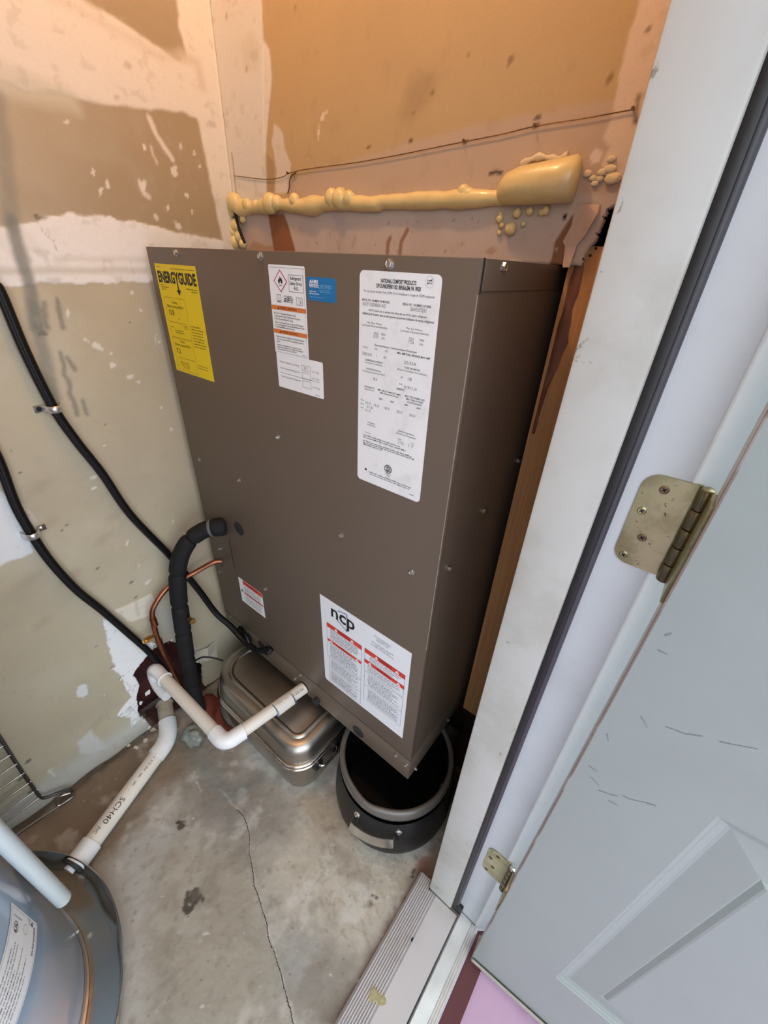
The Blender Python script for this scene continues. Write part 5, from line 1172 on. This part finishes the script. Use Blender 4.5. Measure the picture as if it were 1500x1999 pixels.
bm = bmesh.new(); tube(bm, [sA, sA + wdir * 0.070], 0.0240, 22); obj('stub_pipe', bm, M_pvc_old, pd, 40)
bm = bmesh.new(); tube(bm, [sA + wdir * 0.066, sA + wdir * 0.074], 0.0265, 20); obj('stub_rim', bm, M_pvc_old, pd, 40)
pipe('coupling', p0 - dd * 0.012, p0 + dd * 0.038, 0.0275, M_pvc_white, pd)
perp = Vector((-dd.y, dd.x, 0));
if perp.x < 0: perp = -perp
st_ = e0 + dd * 0.03
Ltot = (p0 - st_).length
pipe_text(pd, st_, dd, perp, r2, (('SCH40', Ltot * 0.56, -0.002, 0.0135, 0.066, 'black'), ('- 1 1/2 IN', Ltot * 0.08, -0.006, 0.007, 0.05, 'mid'), ('x x .', Ltot * 0.30, -0.006, 0.007, 0.05, 'mid'), ('PVC', Ltot * 0.845, 0.003, 0.011, 0.016, 'black')), None)

# broken bits round the pipe hole
rs = random.Random(21)
def flake(px, py, ax, v_, s, m, parent, name, nrm):
    c_ = at(px, py, ax, v_); bm = bmesh.new(); n = 7
    t1 = Vector(nrm).orthogonal().normalized(); t2 = Vector(nrm).cross(t1)
    a = []; b = []
    for k in range(n):
        an = 2 * PI * k / n; r = s * rs.uniform(0.5, 1.1)
        q = c_ + t1 * math.cos(an) * r + t2 * math.sin(an) * r * 0.7 + Vector(nrm) * rs.uniform(0.001, 0.006)
        a.append(bm.verts.new(q)); b.append(bm.verts.new(q - Vector(nrm) * 0.0015))
    bm.faces.new(a); bm.faces.new(b[::-1])
    for k in range(n): bm.faces.new((a[k], a[(k + 1) % n], b[(k + 1) % n], b[k]))
    return obj(name, bm, m, parent)
for px, py, s in ((238, 1322, .012), (256, 1345, .014), (250, 1385, .015), (236, 1396, .008), (262, 1408, .010), (290, 1420, .010), (218, 1304, .006), (300, 1256, .007), (334, 1248, .007), (288, 1352, .012), (274, 1372, .010)):
    flake(px, py, 'x', XL + 0.001, s, M_plaster, wall_left, 'plaster_flake', (1, 0, 0))
for px, py, s in ((300, 1425, .013), (285, 1445, .012), (265, 1460, .009), (320, 1432, .009), (338, 1400, .014), (252, 1456, .008), (345, 1425, .012)):
    flake(px, py, 'z', 0.004, s, M_paper, floor, 'plaster_crumb', (0.3, 0, 0.95))
bm = bmesh.new()
pa = [at(px, py, 'x', XL + 0.004) for px, py in ((382, 1272), (404, 1262), (420, 1250), (424, 1266), (424, 1281), (404, 1288), (386, 1296), (380, 1286))]
for i, q in enumerate(pa): q.x += 0.008 * math.sin(i * 1.7)
a = [bm.verts.new(q) for q in pa]; b = [bm.verts.new(q + Vector((-.001, 0, 0))) for q in pa]
bm.faces.new(a); bm.faces.new(b[::-1])
for k in range(len(a)): bm.faces.new((a[k], a[(k + 1) % len(a)], b[(k + 1) % len(a)], b[k]))
obj('paper_tape', bm, M_paper, wall_left)
bm = bmesh.new(); tube(bm, catmull([at(382, 1289, 'x', -1.03), at(396, 1283, 'x', -1.02), at(415, 1284, 'x', -1.0), at(436, 1290, 'x', -0.975)], 6), 0.003, 8)
tag(obj('thin_wire', bm, M_cable, None, 60), 'thin black wire from behind the foam pipe to the roaster', 'wire')

# crumpled plastic and the red rag between wall and roaster
def crumple(name, label, cat, c_, sx, sy, sz, m, seed, amp=0.35, sub=3):
    bm = bmesh.new(); bmesh.ops.create_icosphere(bm, subdivisions=sub, radius=1.0); r_ = random.Random(seed)
    ph = [(Vector((r_.gauss(0, 1), r_.gauss(0, 1), r_.gauss(0, 1))).normalized(), r_.uniform(3, 8), r_.uniform(0, 6)) for _ in range(9)]
    for v in bm.verts:
        n = v.co.copy(); d = sum(abs(math.sin(n.dot(a) * f + s)) for a, f, s in ph) / len(ph) - 0.6
        k = 1 + amp * d * 2 + r_.uniform(-.2, .2)
        v.co = Vector((c_[0] + n.x * sx * k, c_[1] + n.y * sy * k, max(0.001, c_[2] + n.z * sz * k)))
    o = obj(name, bm, m, None, 180); md = o.modifiers.new('soften', 'SUBSURF'); md.levels = 1; md.render_levels = 1
    return tag(o, label, cat)
crumple('plastic_bag', 'crumpled grey clear plastic bag on floor under the white pipe', 'bag', (-0.926, 0.246, 0.028), 0.036, 0.034, 0.034, M_bag, 4, 0.3, 3)
# folded rag: a wavy cloth sheet over itself
bm = bmesh.new(); nx, ny = 22, 10; g = []
for i in range(nx):
    row = []
    for j in range(ny):
        u, v = i / (nx - 1), j / (ny - 1)
        x_ = -1.025 + 0.215 * u; y_ = 0.352 - 0.045 * u + (v - 0.5) * 0.05 + 0.006 * math.sin(9 * u)
        row.append(bm.verts.new((x_, y_, 0.010 + 0.022 * abs(math.sin(5 * u + 3 * v)) + 0.012 * (1 - v))))
    g.append(row)
for i in range(nx - 1):
    for j in range(ny - 1): bm.faces.new((g[i][j], g[i + 1][j], g[i + 1][j + 1], g[i][j + 1]))
ro = tag(obj('rag', bm, M_red, None, 60), 'brick red rag on floor along the steel roaster', 'rag'); md = ro.modifiers.new('thickness', 'SOLIDIFY'); md.thickness = 0.004; md.offset = -1

# ------------------------------------------------------------------ steel roaster under the cabinet
rt = thing('roasting_pan', 'lidded stainless steel roasting pan standing under the brown cabinet', 'roasting pan', (-0.742, 0.50, 0.0))
cx, cy, hx, hy = -0.748, 0.472, 0.238, 0.130
def lp(ins, z, rc): return [(x, y, z) for x, y in rrect(cx, cy, hx - ins, hy - ins, max(rc - ins * .8, 0.012), 10, max(0.122 - ins, 0.02))]
RC = 0.072
bm = bmesh.new()
loft(bm, [lp(.032, .002, RC), lp(.022, .002, RC), lp(.015, .008, RC), lp(.010, .05, RC), (lp(.006, .134, RC)), lp(.008, .1345, RC), lp(.016, .060, RC), lp(.030, .010, RC)], True, True)
obj('pan_base', bm, M_steel, rt, 50)
def rim(ins, z, r, nm):
    bm = bmesh.new(); tube(bm, [Vector(q) for q in lp(ins, z, RC)], r, 8, closed=True); obj(nm, bm, M_steel_bright, rt, 60)
rim(0.0, 0.1365, 0.0042, 'base_rim'); rim(0.0035, 0.1455, 0.0042, 'lid_rim')
bm = bmesh.new()
loft(bm, [lp(.006, .1445, RC), lp(.008, .150, RC), lp(.011, .188, RC), lp(.014, .200, RC), lp(.020, .208, RC), lp(.029, .2115, RC), lp(.040, .2130, RC), lp(.044, .2128, RC), lp(.0475, .2165, RC), lp(.052, .2178, RC), lp(.0565, .2165, RC), lp(.060, .2130, RC), lp(.075, .2138, RC), lp(.095, .2144, RC)], False, True)
obj('lid', bm, M_steel, rt, 35)
bm = bmesh.new(); hxr = cx + hx
tube(bm, catmull([(hxr - 0.006, 0.418, 0.118), (hxr + 0.010, 0.416, 0.124), (hxr + 0.020, 0.426, 0.124), (hxr + 0.021, 0.450, 0.121), (hxr + 0.018, 0.478, 0.122), (hxr + 0.008, 0.488, 0.122), (hxr - 0.006, 0.487, 0.118)], 6), 0.0036, 8)
obj('bail_handle', bm, M_steel_bright, rt, 60)
for y_ in (0.403, 0.474):
    bm = bmesh.new(); bx(bm, (hxr - 0.012, y_, 0.098), (hxr + 0.008, y_ + 0.030, 0.132), 0.004); obj('handle_lug', bm, M_potblack, rt, 40)

# ------------------------------------------------------------------ the two black pots
pc = (-0.327, 0.556, 0.0)
sp = thing('stockpot', 'black enamel stockpot with steel strap handle, standing on the floor', 'pot', pc)
bm = bmesh.new()
lathe(bm, [(0, .003), (.150, .003), (.164, .006), (.1735, .018), (.1760, .040), (.174, .080), (.168, .125), (.1625, .152), (.1610, .1575), (.1592, .156), (.164, .11), (.168, .06), (.162, .02), (0, .012)], pc, 72)
obj('pot_body', bm, M_potblack, sp, 40)
def polar(a, r, z): return Vector((pc[0] + r * math.cos(a), pc[1] + r * math.sin(a), z))
aL = math.atan2(at(692, 1582, 'z', .085).y - pc[1], at(692, 1582, 'z', .085).x - pc[0]); aR = math.atan2(at(780, 1626, 'z', .085).y - pc[1], at(780, 1626, 'z', .085).x - pc[0])
aL, aR = math.radians(-91.0), math.radians(-50.0)
for a in (aL, aR):
    bm = bmesh.new(); lathe(bm, [(0, .0062), (.0035, .0060), (.0042, .0030), (.0085, .0022), (.0095, -.001)], (0, 0, 0), 16)
    bmesh.ops.transform(bm, matrix=Matrix.Translation(polar(a, .1665, .131)) @ Vector((math.cos(a), math.sin(a), .2)).to_track_quat('Z', 'Y').to_matrix().to_4x4(), verts=bm.verts[:])
    obj('rivet', bm, M_steel_bright, sp, 40)
b0, b1 = math.radians(-93.5), math.radians(-54.5); nh = 26; bm = bmesh.new(); prev = None
for k in range(-3, nh + 4):
    t = min(max(k / nh, 0), 1); a = b0 + (b1 - b0) * t; ov = abs(k - t * nh)
    r_ = .1865 - .0042 * ov; a += math.radians(0.5) * (ov if k > nh else -ov); zc_ = .091 + .024 * t; hh = .0118
    ring = [bm.verts.new(polar(a, r_ + s2 * .0011 - s1 * .0045, zc_ + s1 * hh)) for s1, s2 in ((1, 1), (1, -1), (-1, -1), (-1, 1))]
    if prev:
        for j in range(4): bm.faces.new((prev[j], prev[(j + 1) % 4], ring[(j + 1) % 4], ring[j]))
    else: bm.faces.new(ring)
    prev = ring
bm.faces.new(prev[::-1]); obj('strap_handle', bm, M_steel_bright, sp, 40)
for a in (aL + .03, aR - .03):
    bm = bmesh.new(); q0, q1 = polar(a, .166, .126), polar(a, .1795, .122 if a > -1.2 else .098); tube(bm, [q0, (q0 + q1) / 2 + Vector((0, 0, .002)), q1], .0055, 8); obj('handle_bracket', bm, M_potblack, sp, 40)

ip = thing('inner_pot', 'black nonstick pot with wide grey rim, nested in the stockpot', 'pot', (pc[0], pc[1], .015))
aS = math.atan2(at(722, 1565, 'z', .20).y - pc[1], at(722, 1565, 'z', .20).x - pc[0])
def spout(a, r, z):
    d = (a - aS + PI) % (2 * PI) - PI; return 0.0045 * math.exp(-(d / 0.20) ** 2) * max(0, min(1, (z - .172) / .03))
bm = bmesh.new()
lathe(bm, [(.1470, .206), (.1490, .213), (.1530, .2150), (.1580, .2142), (.1612, .2110), (.1622, .205), (.1620, .186), (.1600, .174), (.1560, .171), (.1495, .171)], pc, 90, spout)
obj('rim_band', bm, M_potrim, ip, 50)
bm = bmesh.new()
lathe(bm, [(0, .016), (.135, .016), (.142, .022), (.1500, .045), (.1502, .176)], pc, 72); obj('outer_wall', bm, M_potblack, ip, 50)
bm = bmesh.new(); lathe(bm, [(.1482, .208), (.1472, .194), (.1465, .048), (.139, .026), (0, .022)], pc, 72); obj('inner_wall', bm, M_potin, ip, 50)
a = math.atan2(at(870, 1538, 'z', .20).y - pc[1], at(870, 1538, 'z', .20).x - pc[0])
bm = bmesh.new(); lathe(bm, [(0, .005), (.004, .0045), (.0068, .002), (.0075, -.001)], (0, 0, 0), 14)
bmesh.ops.transform(bm, matrix=Matrix.Translation(polar(a, .1468, .196)) @ (-Vector((math.cos(a), math.sin(a), 0))).to_track_quat('Z', 'Y').to_matrix().to_4x4(), verts=bm.verts[:]); obj('rivet', bm, M_potrim, ip, 40)

# ------------------------------------------------------------------ water heater, its pan and pipes
tc_ = (-0.705, -0.448, 0.0); TR = 0.278
pan = thing('drain_pan', 'crumpled aluminium drain pan on the floor under the water heater', 'drain pan', tc_)
def crinkle(a, r, z): return (0.004 * math.sin(7 * a + 40 * z) + 0.003 * math.sin(13 * a + 2) + 0.002 * math.sin(23 * a)) * (0.006 < z < .05) * (r > .30)
bm = bmesh.new()
lathe(bm, [(0, .004), (.200, .004), (.325, .0045), (.338, .008), (.345, .024), (.350, .046), (.3545, .0590), (.3565, .0605), (.3580, .0590), (.3565, .0575), (.352, .044), (.347, .022), (.340, .004), (.30, .001), (0, .001)], tc_, 120, crinkle)
obj('pan_body', bm, M_alu, pan, 50)
q = at(136, 1697, 'z', .036); rd = Vector((p0.x - q.x, p0.y - q.y, 0)).normalized()
bm = bmesh.new(); bb_ = Vector((q.x, q.y, .036)); tube(bm, [bb_ - rd * .004, bb_ + rd * .022], .0135, 18); obj('drain_fitting', bm, M_pvc_white, pan, 40)
bm = bmesh.new(); tube(bm, [bb_ + rd * .0035, bb_ + rd * .010], .030, 22); obj('gasket', bm, M_plug, pan, 40)

wh = thing('water_heater', 'grey blue water heater tank standing in the aluminium pan', 'water heater', (tc_[0], tc_[1], .005))
bm = bmesh.new()
lathe(bm, [(0, .006), (TR - .012, .006), (TR - .004, .012), (TR - .0015, .030), (TR - .0015, .075), (TR, .079), (TR, 1.34), (TR - .01, 1.355), (0, 1.36)], tc_, 120)
obj('tank_shell', bm, M_tank, wh, 40)
bm = bmesh.new(); lathe(bm, [(TR + .001, .0062), (TR + .0022, .007), (TR + .0022, .020), (TR - .002, .022)], tc_, 120); obj('base_ring', bm, new_mat('steel_base_ring', (0.45, 0.46, 0.47), 0.3, 0.9, 0.1, 20), wh, 40)
q = at(154, 1813, 'z', .035); an = math.atan2(q.y - tc_[1], q.x - tc_[0]); bm = bmesh.new(); lathe(bm, [(0, .005), (.003, .0045), (.0045, .001), (.0045, -.001)], (0, 0, 0), 8)
bmesh.ops.transform(bm, matrix=Matrix.Translation((tc_[0] + (TR) * math.cos(an), tc_[1] + TR * math.sin(an), .032)) @ Vector((math.cos(an), math.sin(an), 0)).to_track_quat('Z', 'Y').to_matrix().to_4x4(), verts=bm.verts[:]); obj('screw', bm, M_zinc, wh)
th_r, zt_, lw, lh = math.radians(75.2), 0.408, 0.245, 0.113
def tank_map(u, v, h):
    a = th_r - (lw - u) / TR; r = TR + .0006 + h
    return (tc_[0] + r * math.cos(a), tc_[1] + r * math.sin(a), zt_ - v)
bm = bmesh.new(); nseg = 28
for k in range(nseg):
    a, b = lw * k / nseg, lw * (k + 1) / nseg
    bm.faces.new([bm.verts.new(tank_map(u, v, 0)) for u, v in ((a, 0), (b, 0), (b, lh), (a, lh))])
bmesh.ops.remove_doubles(bm, verts=bm.verts[:], dist=1e-6)
lo = obj('rating_label', bm, M_white, wh, 60); lo['label'] = 'white printed label on the tank'
p = Print(tank_map, INK); p.z = .0004
def trect(u0, v0, u1, v1, c_):
    n = max(1, int((u1 - u0) / .01))
    for k in range(n): p.rect(u0 + (u1 - u0) * k / n, v0, u0 + (u1 - u0) * (k + 1) / n, v1, c_)
trect(.004, .004, lw - .004, .0046, 'grey'); trect(.004, lh - .0046, lw - .004, lh - .004, 'grey'); trect(lw - .0046, .004, lw - .004, lh - .004, 'grey')
p.ring((lw - .030, .024), .0085, .0012, 'black'); p.text('UL', lw - .030, .0275, .0075, 'black', align='C', bold=.02)
p.frame(lw - .016, .012, lw - .014, .044, .0006, 'grey'); p.text('DANGER', lw - .052, .102, .006, 'mid', .042, bold=.02); p.text('R', lw - .0125, .092, .008, 'mid', bold=.04); p.text('LP', lw - .0125, .078, .006, 'mid')
p.ring((lw - .024, .062), .008, .0006, 'grey')
for k in range(8): p.words(.012 + rnd.uniform(0, .01), lw - .050 - rnd.choice((0, .01, .03)), .022 + .0098 * k, .0034, 'grey' if k % 3 else 'mid', rnd)
p.text('Energy', .012, .102, .008, 'mid', .05, bold=.02)
p.done('printed_text', lo)

dp = thing('discharge_pipe', 'pale upright discharge pipe hanging open beside the grey tank', 'pipe', (-0.655, -0.1475, .26))
bm = bmesh.new(); q = at(124, 1756, 'z', .245); c_ = Vector((q.x, q.y, .245))
lathe(bm, [(.0100, .02), (.0100, .002), (.0112, 0), (.0130, 0), (.0138, .0015), (.0138, 1.02), (.0100, 1.02)], c_, 24); obj('pipe_run', bm, M_tpipe, dp, 40)
bm = bmesh.new(); lathe(bm, [(0, .004), (.0101, .004)], c_, 24); obj('pipe_end', bm, M_tpipe, dp)
bm = bmesh.new()
tube(bm, catmull([c_ + Vector((0, 0, 1.0)), c_ + Vector((0, 0, 1.03)), c_ + Vector((-.004, -.018, 1.05)), c_ + Vector((-.01, -.055, 1.05))], 6), .019, 16); obj('valve_elbow', bm, M_brass, dp, 50)

# ------------------------------------------------------------------ chrome oven rack against the wall
rk = thing('oven_rack', 'chrome wire oven rack leaning on the left wall by the floor', 'rack', (-1.05, -0.30, 0.0))
xr = XL + 0.016
ye = -0.120
bm = bmesh.new()
tube(bm, catmull([(xr, -0.112, 0.46), (xr, -0.114, 0.36), (xr, -0.119, 0.25), (xr + .001, -0.123, 0.12), (xr + .002, -0.122, 0.075), (xr + .004, -0.112, 0.062), (xr + .006, -0.090, 0.052), (xr + .008, -0.070, 0.036), (xr + .012, -0.066, 0.022)], 6), .0042, 8)
obj('side_frame', bm, M_rackdark, rk, 60)
for k, z_ in enumerate((0.437, 0.399, 0.361, 0.328, 0.287, 0.246, 0.201, 0.157, 0.114, 0.079)):
    bm = bmesh.new(); tube(bm, [(xr + .002, -0.118, z_), (xr + .003, -0.56, z_ - .004)], .0026, 8); obj('wire', bm, M_rack, rk, 60)
bm = bmesh.new(); tube(bm, catmull([(xr + .012, -0.066, 0.022), (xr + .016, -0.068, 0.010), (xr + .014, -0.095, 0.008), (xr + .006, -0.16, 0.007), (xr + .002, -0.25, 0.007), (xr, -0.56, 0.007)], 6), .0036, 8); obj('lower_rail', bm, M_rack, rk, 60)
bm = bmesh.new(); tube(bm, catmull([(xr + .012, -0.066, 0.022), (xr + .006, -0.088, 0.030), (xr + .004, -0.100, 0.026), (xr + .010, -0.106, 0.012), (xr + .014, -0.100, 0.008)], 6), .0034, 8); obj('stop_loop', bm, M_rack, rk, 60)
bm = bmesh.new(); tube(bm, [(xr, -0.56, 0.46), (xr, -0.56, 0.006)], .0042, 8); obj('far_frame', bm, M_rackdark, rk, 60)

# ------------------------------------------------------------------ expanding foam and the wire on the back wall
fo = thing('foam_bead', 'long yellow bead of expanding foam along the back wall seam', 'foam', (-0.7, YB, 1.49))
rs = random.Random(9)
xsF = np.linspace(-1.060, -0.345, 150)
def fr(x):
    base = 0.0118 + 0.0012 * math.sin(x * 23) + 0.0008 * math.sin(x * 61 + 1) + 0.0011 * abs(math.sin(x * 75)) - 0.0006 * (x > -.6)
    for c0, w0, h0 in ((-1.04, .018, .005), (-.993, .012, -.003), (-.94, .016, .004), (-.86, .022, .002), (-.785, .024, .005), (-.66, .04, .002), (-.56, .03, .001), (-.43, .02, .002)): base += h0 * math.exp(-((x - c0) / w0) ** 2)
    return base
pts = [(x, YB - 0.004, 1.491 - 0.006 * (x + 1.06) / .7 + 0.0025 * math.sin(x * 33) * (x < -.6)) for x in xsF]
bm = bmesh.new(); Lc = [0]
tube(bm, pts, lambda l, L_: fr(-1.06 + l) , 16)
obj('bead', bm, M_foam, fo, 70)
def blobs(lst, nm, parent, m=M_foam):
    for px, py, r in lst:
        c_ = at(px, py, 'y', YB - r * 0.6); sq = .35 if nm == 'foam_smear' else .8; bm = bmesh.new(); bmesh.ops.create_icosphere(bm, subdivisions=2, radius=r)
        for v in bm.verts: v.co = Vector((v.co.x * rs.uniform(.92, 1.08) * (1.6 if sq < .5 else 1), v.co.y * sq, v.co.z * rs.uniform(.92, 1.1))) + c_
        obj(nm, bm, m, parent, 80)
blobs(((458, 396, .021), (450, 412, .016), (449, 430, .014), (460, 440, .015), (452, 452, .018), (466, 462, .013), (456, 472, .018), (474, 476, .011), (474, 428, .009), (482, 400, .014), (470, 412, .012), (528, 398, .0205), (540, 396, .016), (500, 402, .012), (575, 391, .0135), (648, 387, .0165), (664, 388, .0185), (682, 389, .015), (905, 376, .012), (916, 382, .012)), 'foam_blob', fo)
bm = bmesh.new()
tube(bm, catmull([at(458, 408, 'y', YB - .014), at(463, 432, 'y', YB - .012), at(470, 455, 'y', YB - .010), at(478, 474, 'y', YB - .009)], 6), .0035, 8); obj('dark_gap', bm, M_dark, fo, 60)
fo2 = thing('foam_plug', 'smooth fat cylinder of expanding foam at the right end of bead', 'foam', (-0.30, YB, 1.495))
bm = bmesh.new()
TP = [(-0.358, YB - .006, 1.489), (-0.352, YB - .008, 1.491), (-0.342, YB - .012, 1.4945), (-0.325, YB - .014, 1.497), (-0.30, YB - .014, 1.498), (-0.27, YB - .014, 1.4995), (-0.2475, YB - .013, 1.501), (-0.2425, YB - .012, 1.501)]
TRd = [.011, .016, .021, .0235, .0245, .0255, .027, .021]
cum = [0]
for a, b in zip(TP[:-1], TP[1:]): cum.append(cum[-1] + (Vector(b) - Vector(a)).length)
tube(bm, TP, lambda l, L_: float(np.interp(l, cum, TRd)), 26); obj('plug_body', bm, M_foam, fo2, 60)
bm = bmesh.new(); tube(bm, catmull([(-0.335, YB - .002, 1.5245), (-0.31, YB - .003, 1.531), (-0.285, YB - .002, 1.527), (-0.268, YB - .001, 1.530)], 5), lambda l, L_: .004 + .0015 * math.sin(l * 300), 8); obj('foam_ridge', bm, M_foamdull, fo2, 60)
blobs(((1010, 416, .007), (1035, 412, .006), (1066, 411, .006), (997, 447, .0095), (976, 428, .006), (980, 440, .0045), (975, 455, .004), (978, 418, .004), (985, 360, .004), (1022, 438, .004), (1058, 414, .005)), 'foam_drip', fo2)
bm = bmesh.new()
rs2 = random.Random(31)
blobs([(1150 + k * 6.5 + rs2.uniform(-3, 3), 345 + 10 * math.sin(k) + rs2.uniform(-8, 8), rs2.uniform(.003, .006)) for k in range(9)] + [(1195, 310, .004), (1192, 330, .005), (1200, 345, .005)], 'foam_smear', fo2, M_foamdull)
bm.free()
wr = thing('hanging_wire', 'thin dark wire strung along the back wall above the foam', 'wire', (-0.6, YB, 1.55))
bm = bmesh.new(); W_ = [at(px, py, 'y', YB - .003) for px, py in ((458, 343), (480, 346), (520, 350), (550, 346), (565, 338), (600, 330), (690, 318), (760, 306), (830, 292), (909, 276), (980, 262), (1047, 246), (1140, 231), (1236, 214))]
tube(bm, catmull(W_, 5), .0007, 6); obj('strand', bm, M_wire, wr, 60)
bm = bmesh.new(); tube(bm, catmull([at(px, py, 'y', YB - .004) for px, py in ((578, 337), (570, 342), (566, 352), (565, 366), (562, 378))], 5), .0013, 6); obj('loose_end', bm, M_wire, wr, 60)
for px, py in ((565, 338), (909, 276), (1047, 246), (1238, 214)):
    q = at(px, py, 'y', YB); bm = bmesh.new(); tube(bm, [q + Vector((0, .004, 0)), q + Vector((0, -.006, 0))], .0010, 8); tube(bm, [q + Vector((0, -.006, 0)), q + Vector((0, -.0072, 0))], .0022, 8); obj('nail', bm, M_wire, wr)

# ------------------------------------------------------------------ ceiling lamp (its warm light reaches the upper wall)
lt = thing('ceiling_lamp', 'bare warm bulb in a ceiling lampholder above the cabinet', 'lamp', (BULB_POS[0], BULB_POS[1], CEIL))
bm = bmesh.new(); lathe(bm, [(0, 0), (.055, 0), (.055, -.012), (.030, -.030), (.022, -.075), (0, -.075)], (BULB_POS[0], BULB_POS[1], CEIL), 32); obj('lampholder', bm, M_pvc_white, lt, 40)
M_bulb = bpy.data.materials.new('glowing_bulb'); M_bulb.use_nodes = True
b_ = M_bulb.node_tree.nodes['Principled BSDF']; b_.inputs['Emission Color'].default_value = (1.0, 0.55, 0.25, 1); b_.inputs['Emission Strength'].default_value = BULB_POWER; b_.inputs['Base Color'].default_value = (.8, .8, .8, 1)
bm = bmesh.new(); lathe(bm, [(0, -.045), (.014, -.043), (.026, -.030), (.030, -.012), (.028, .006), (.018, .034), (.013, .05), (.013, .085)], BULB_POS, 24); obj('bulb', bm, M_bulb, lt, 60)
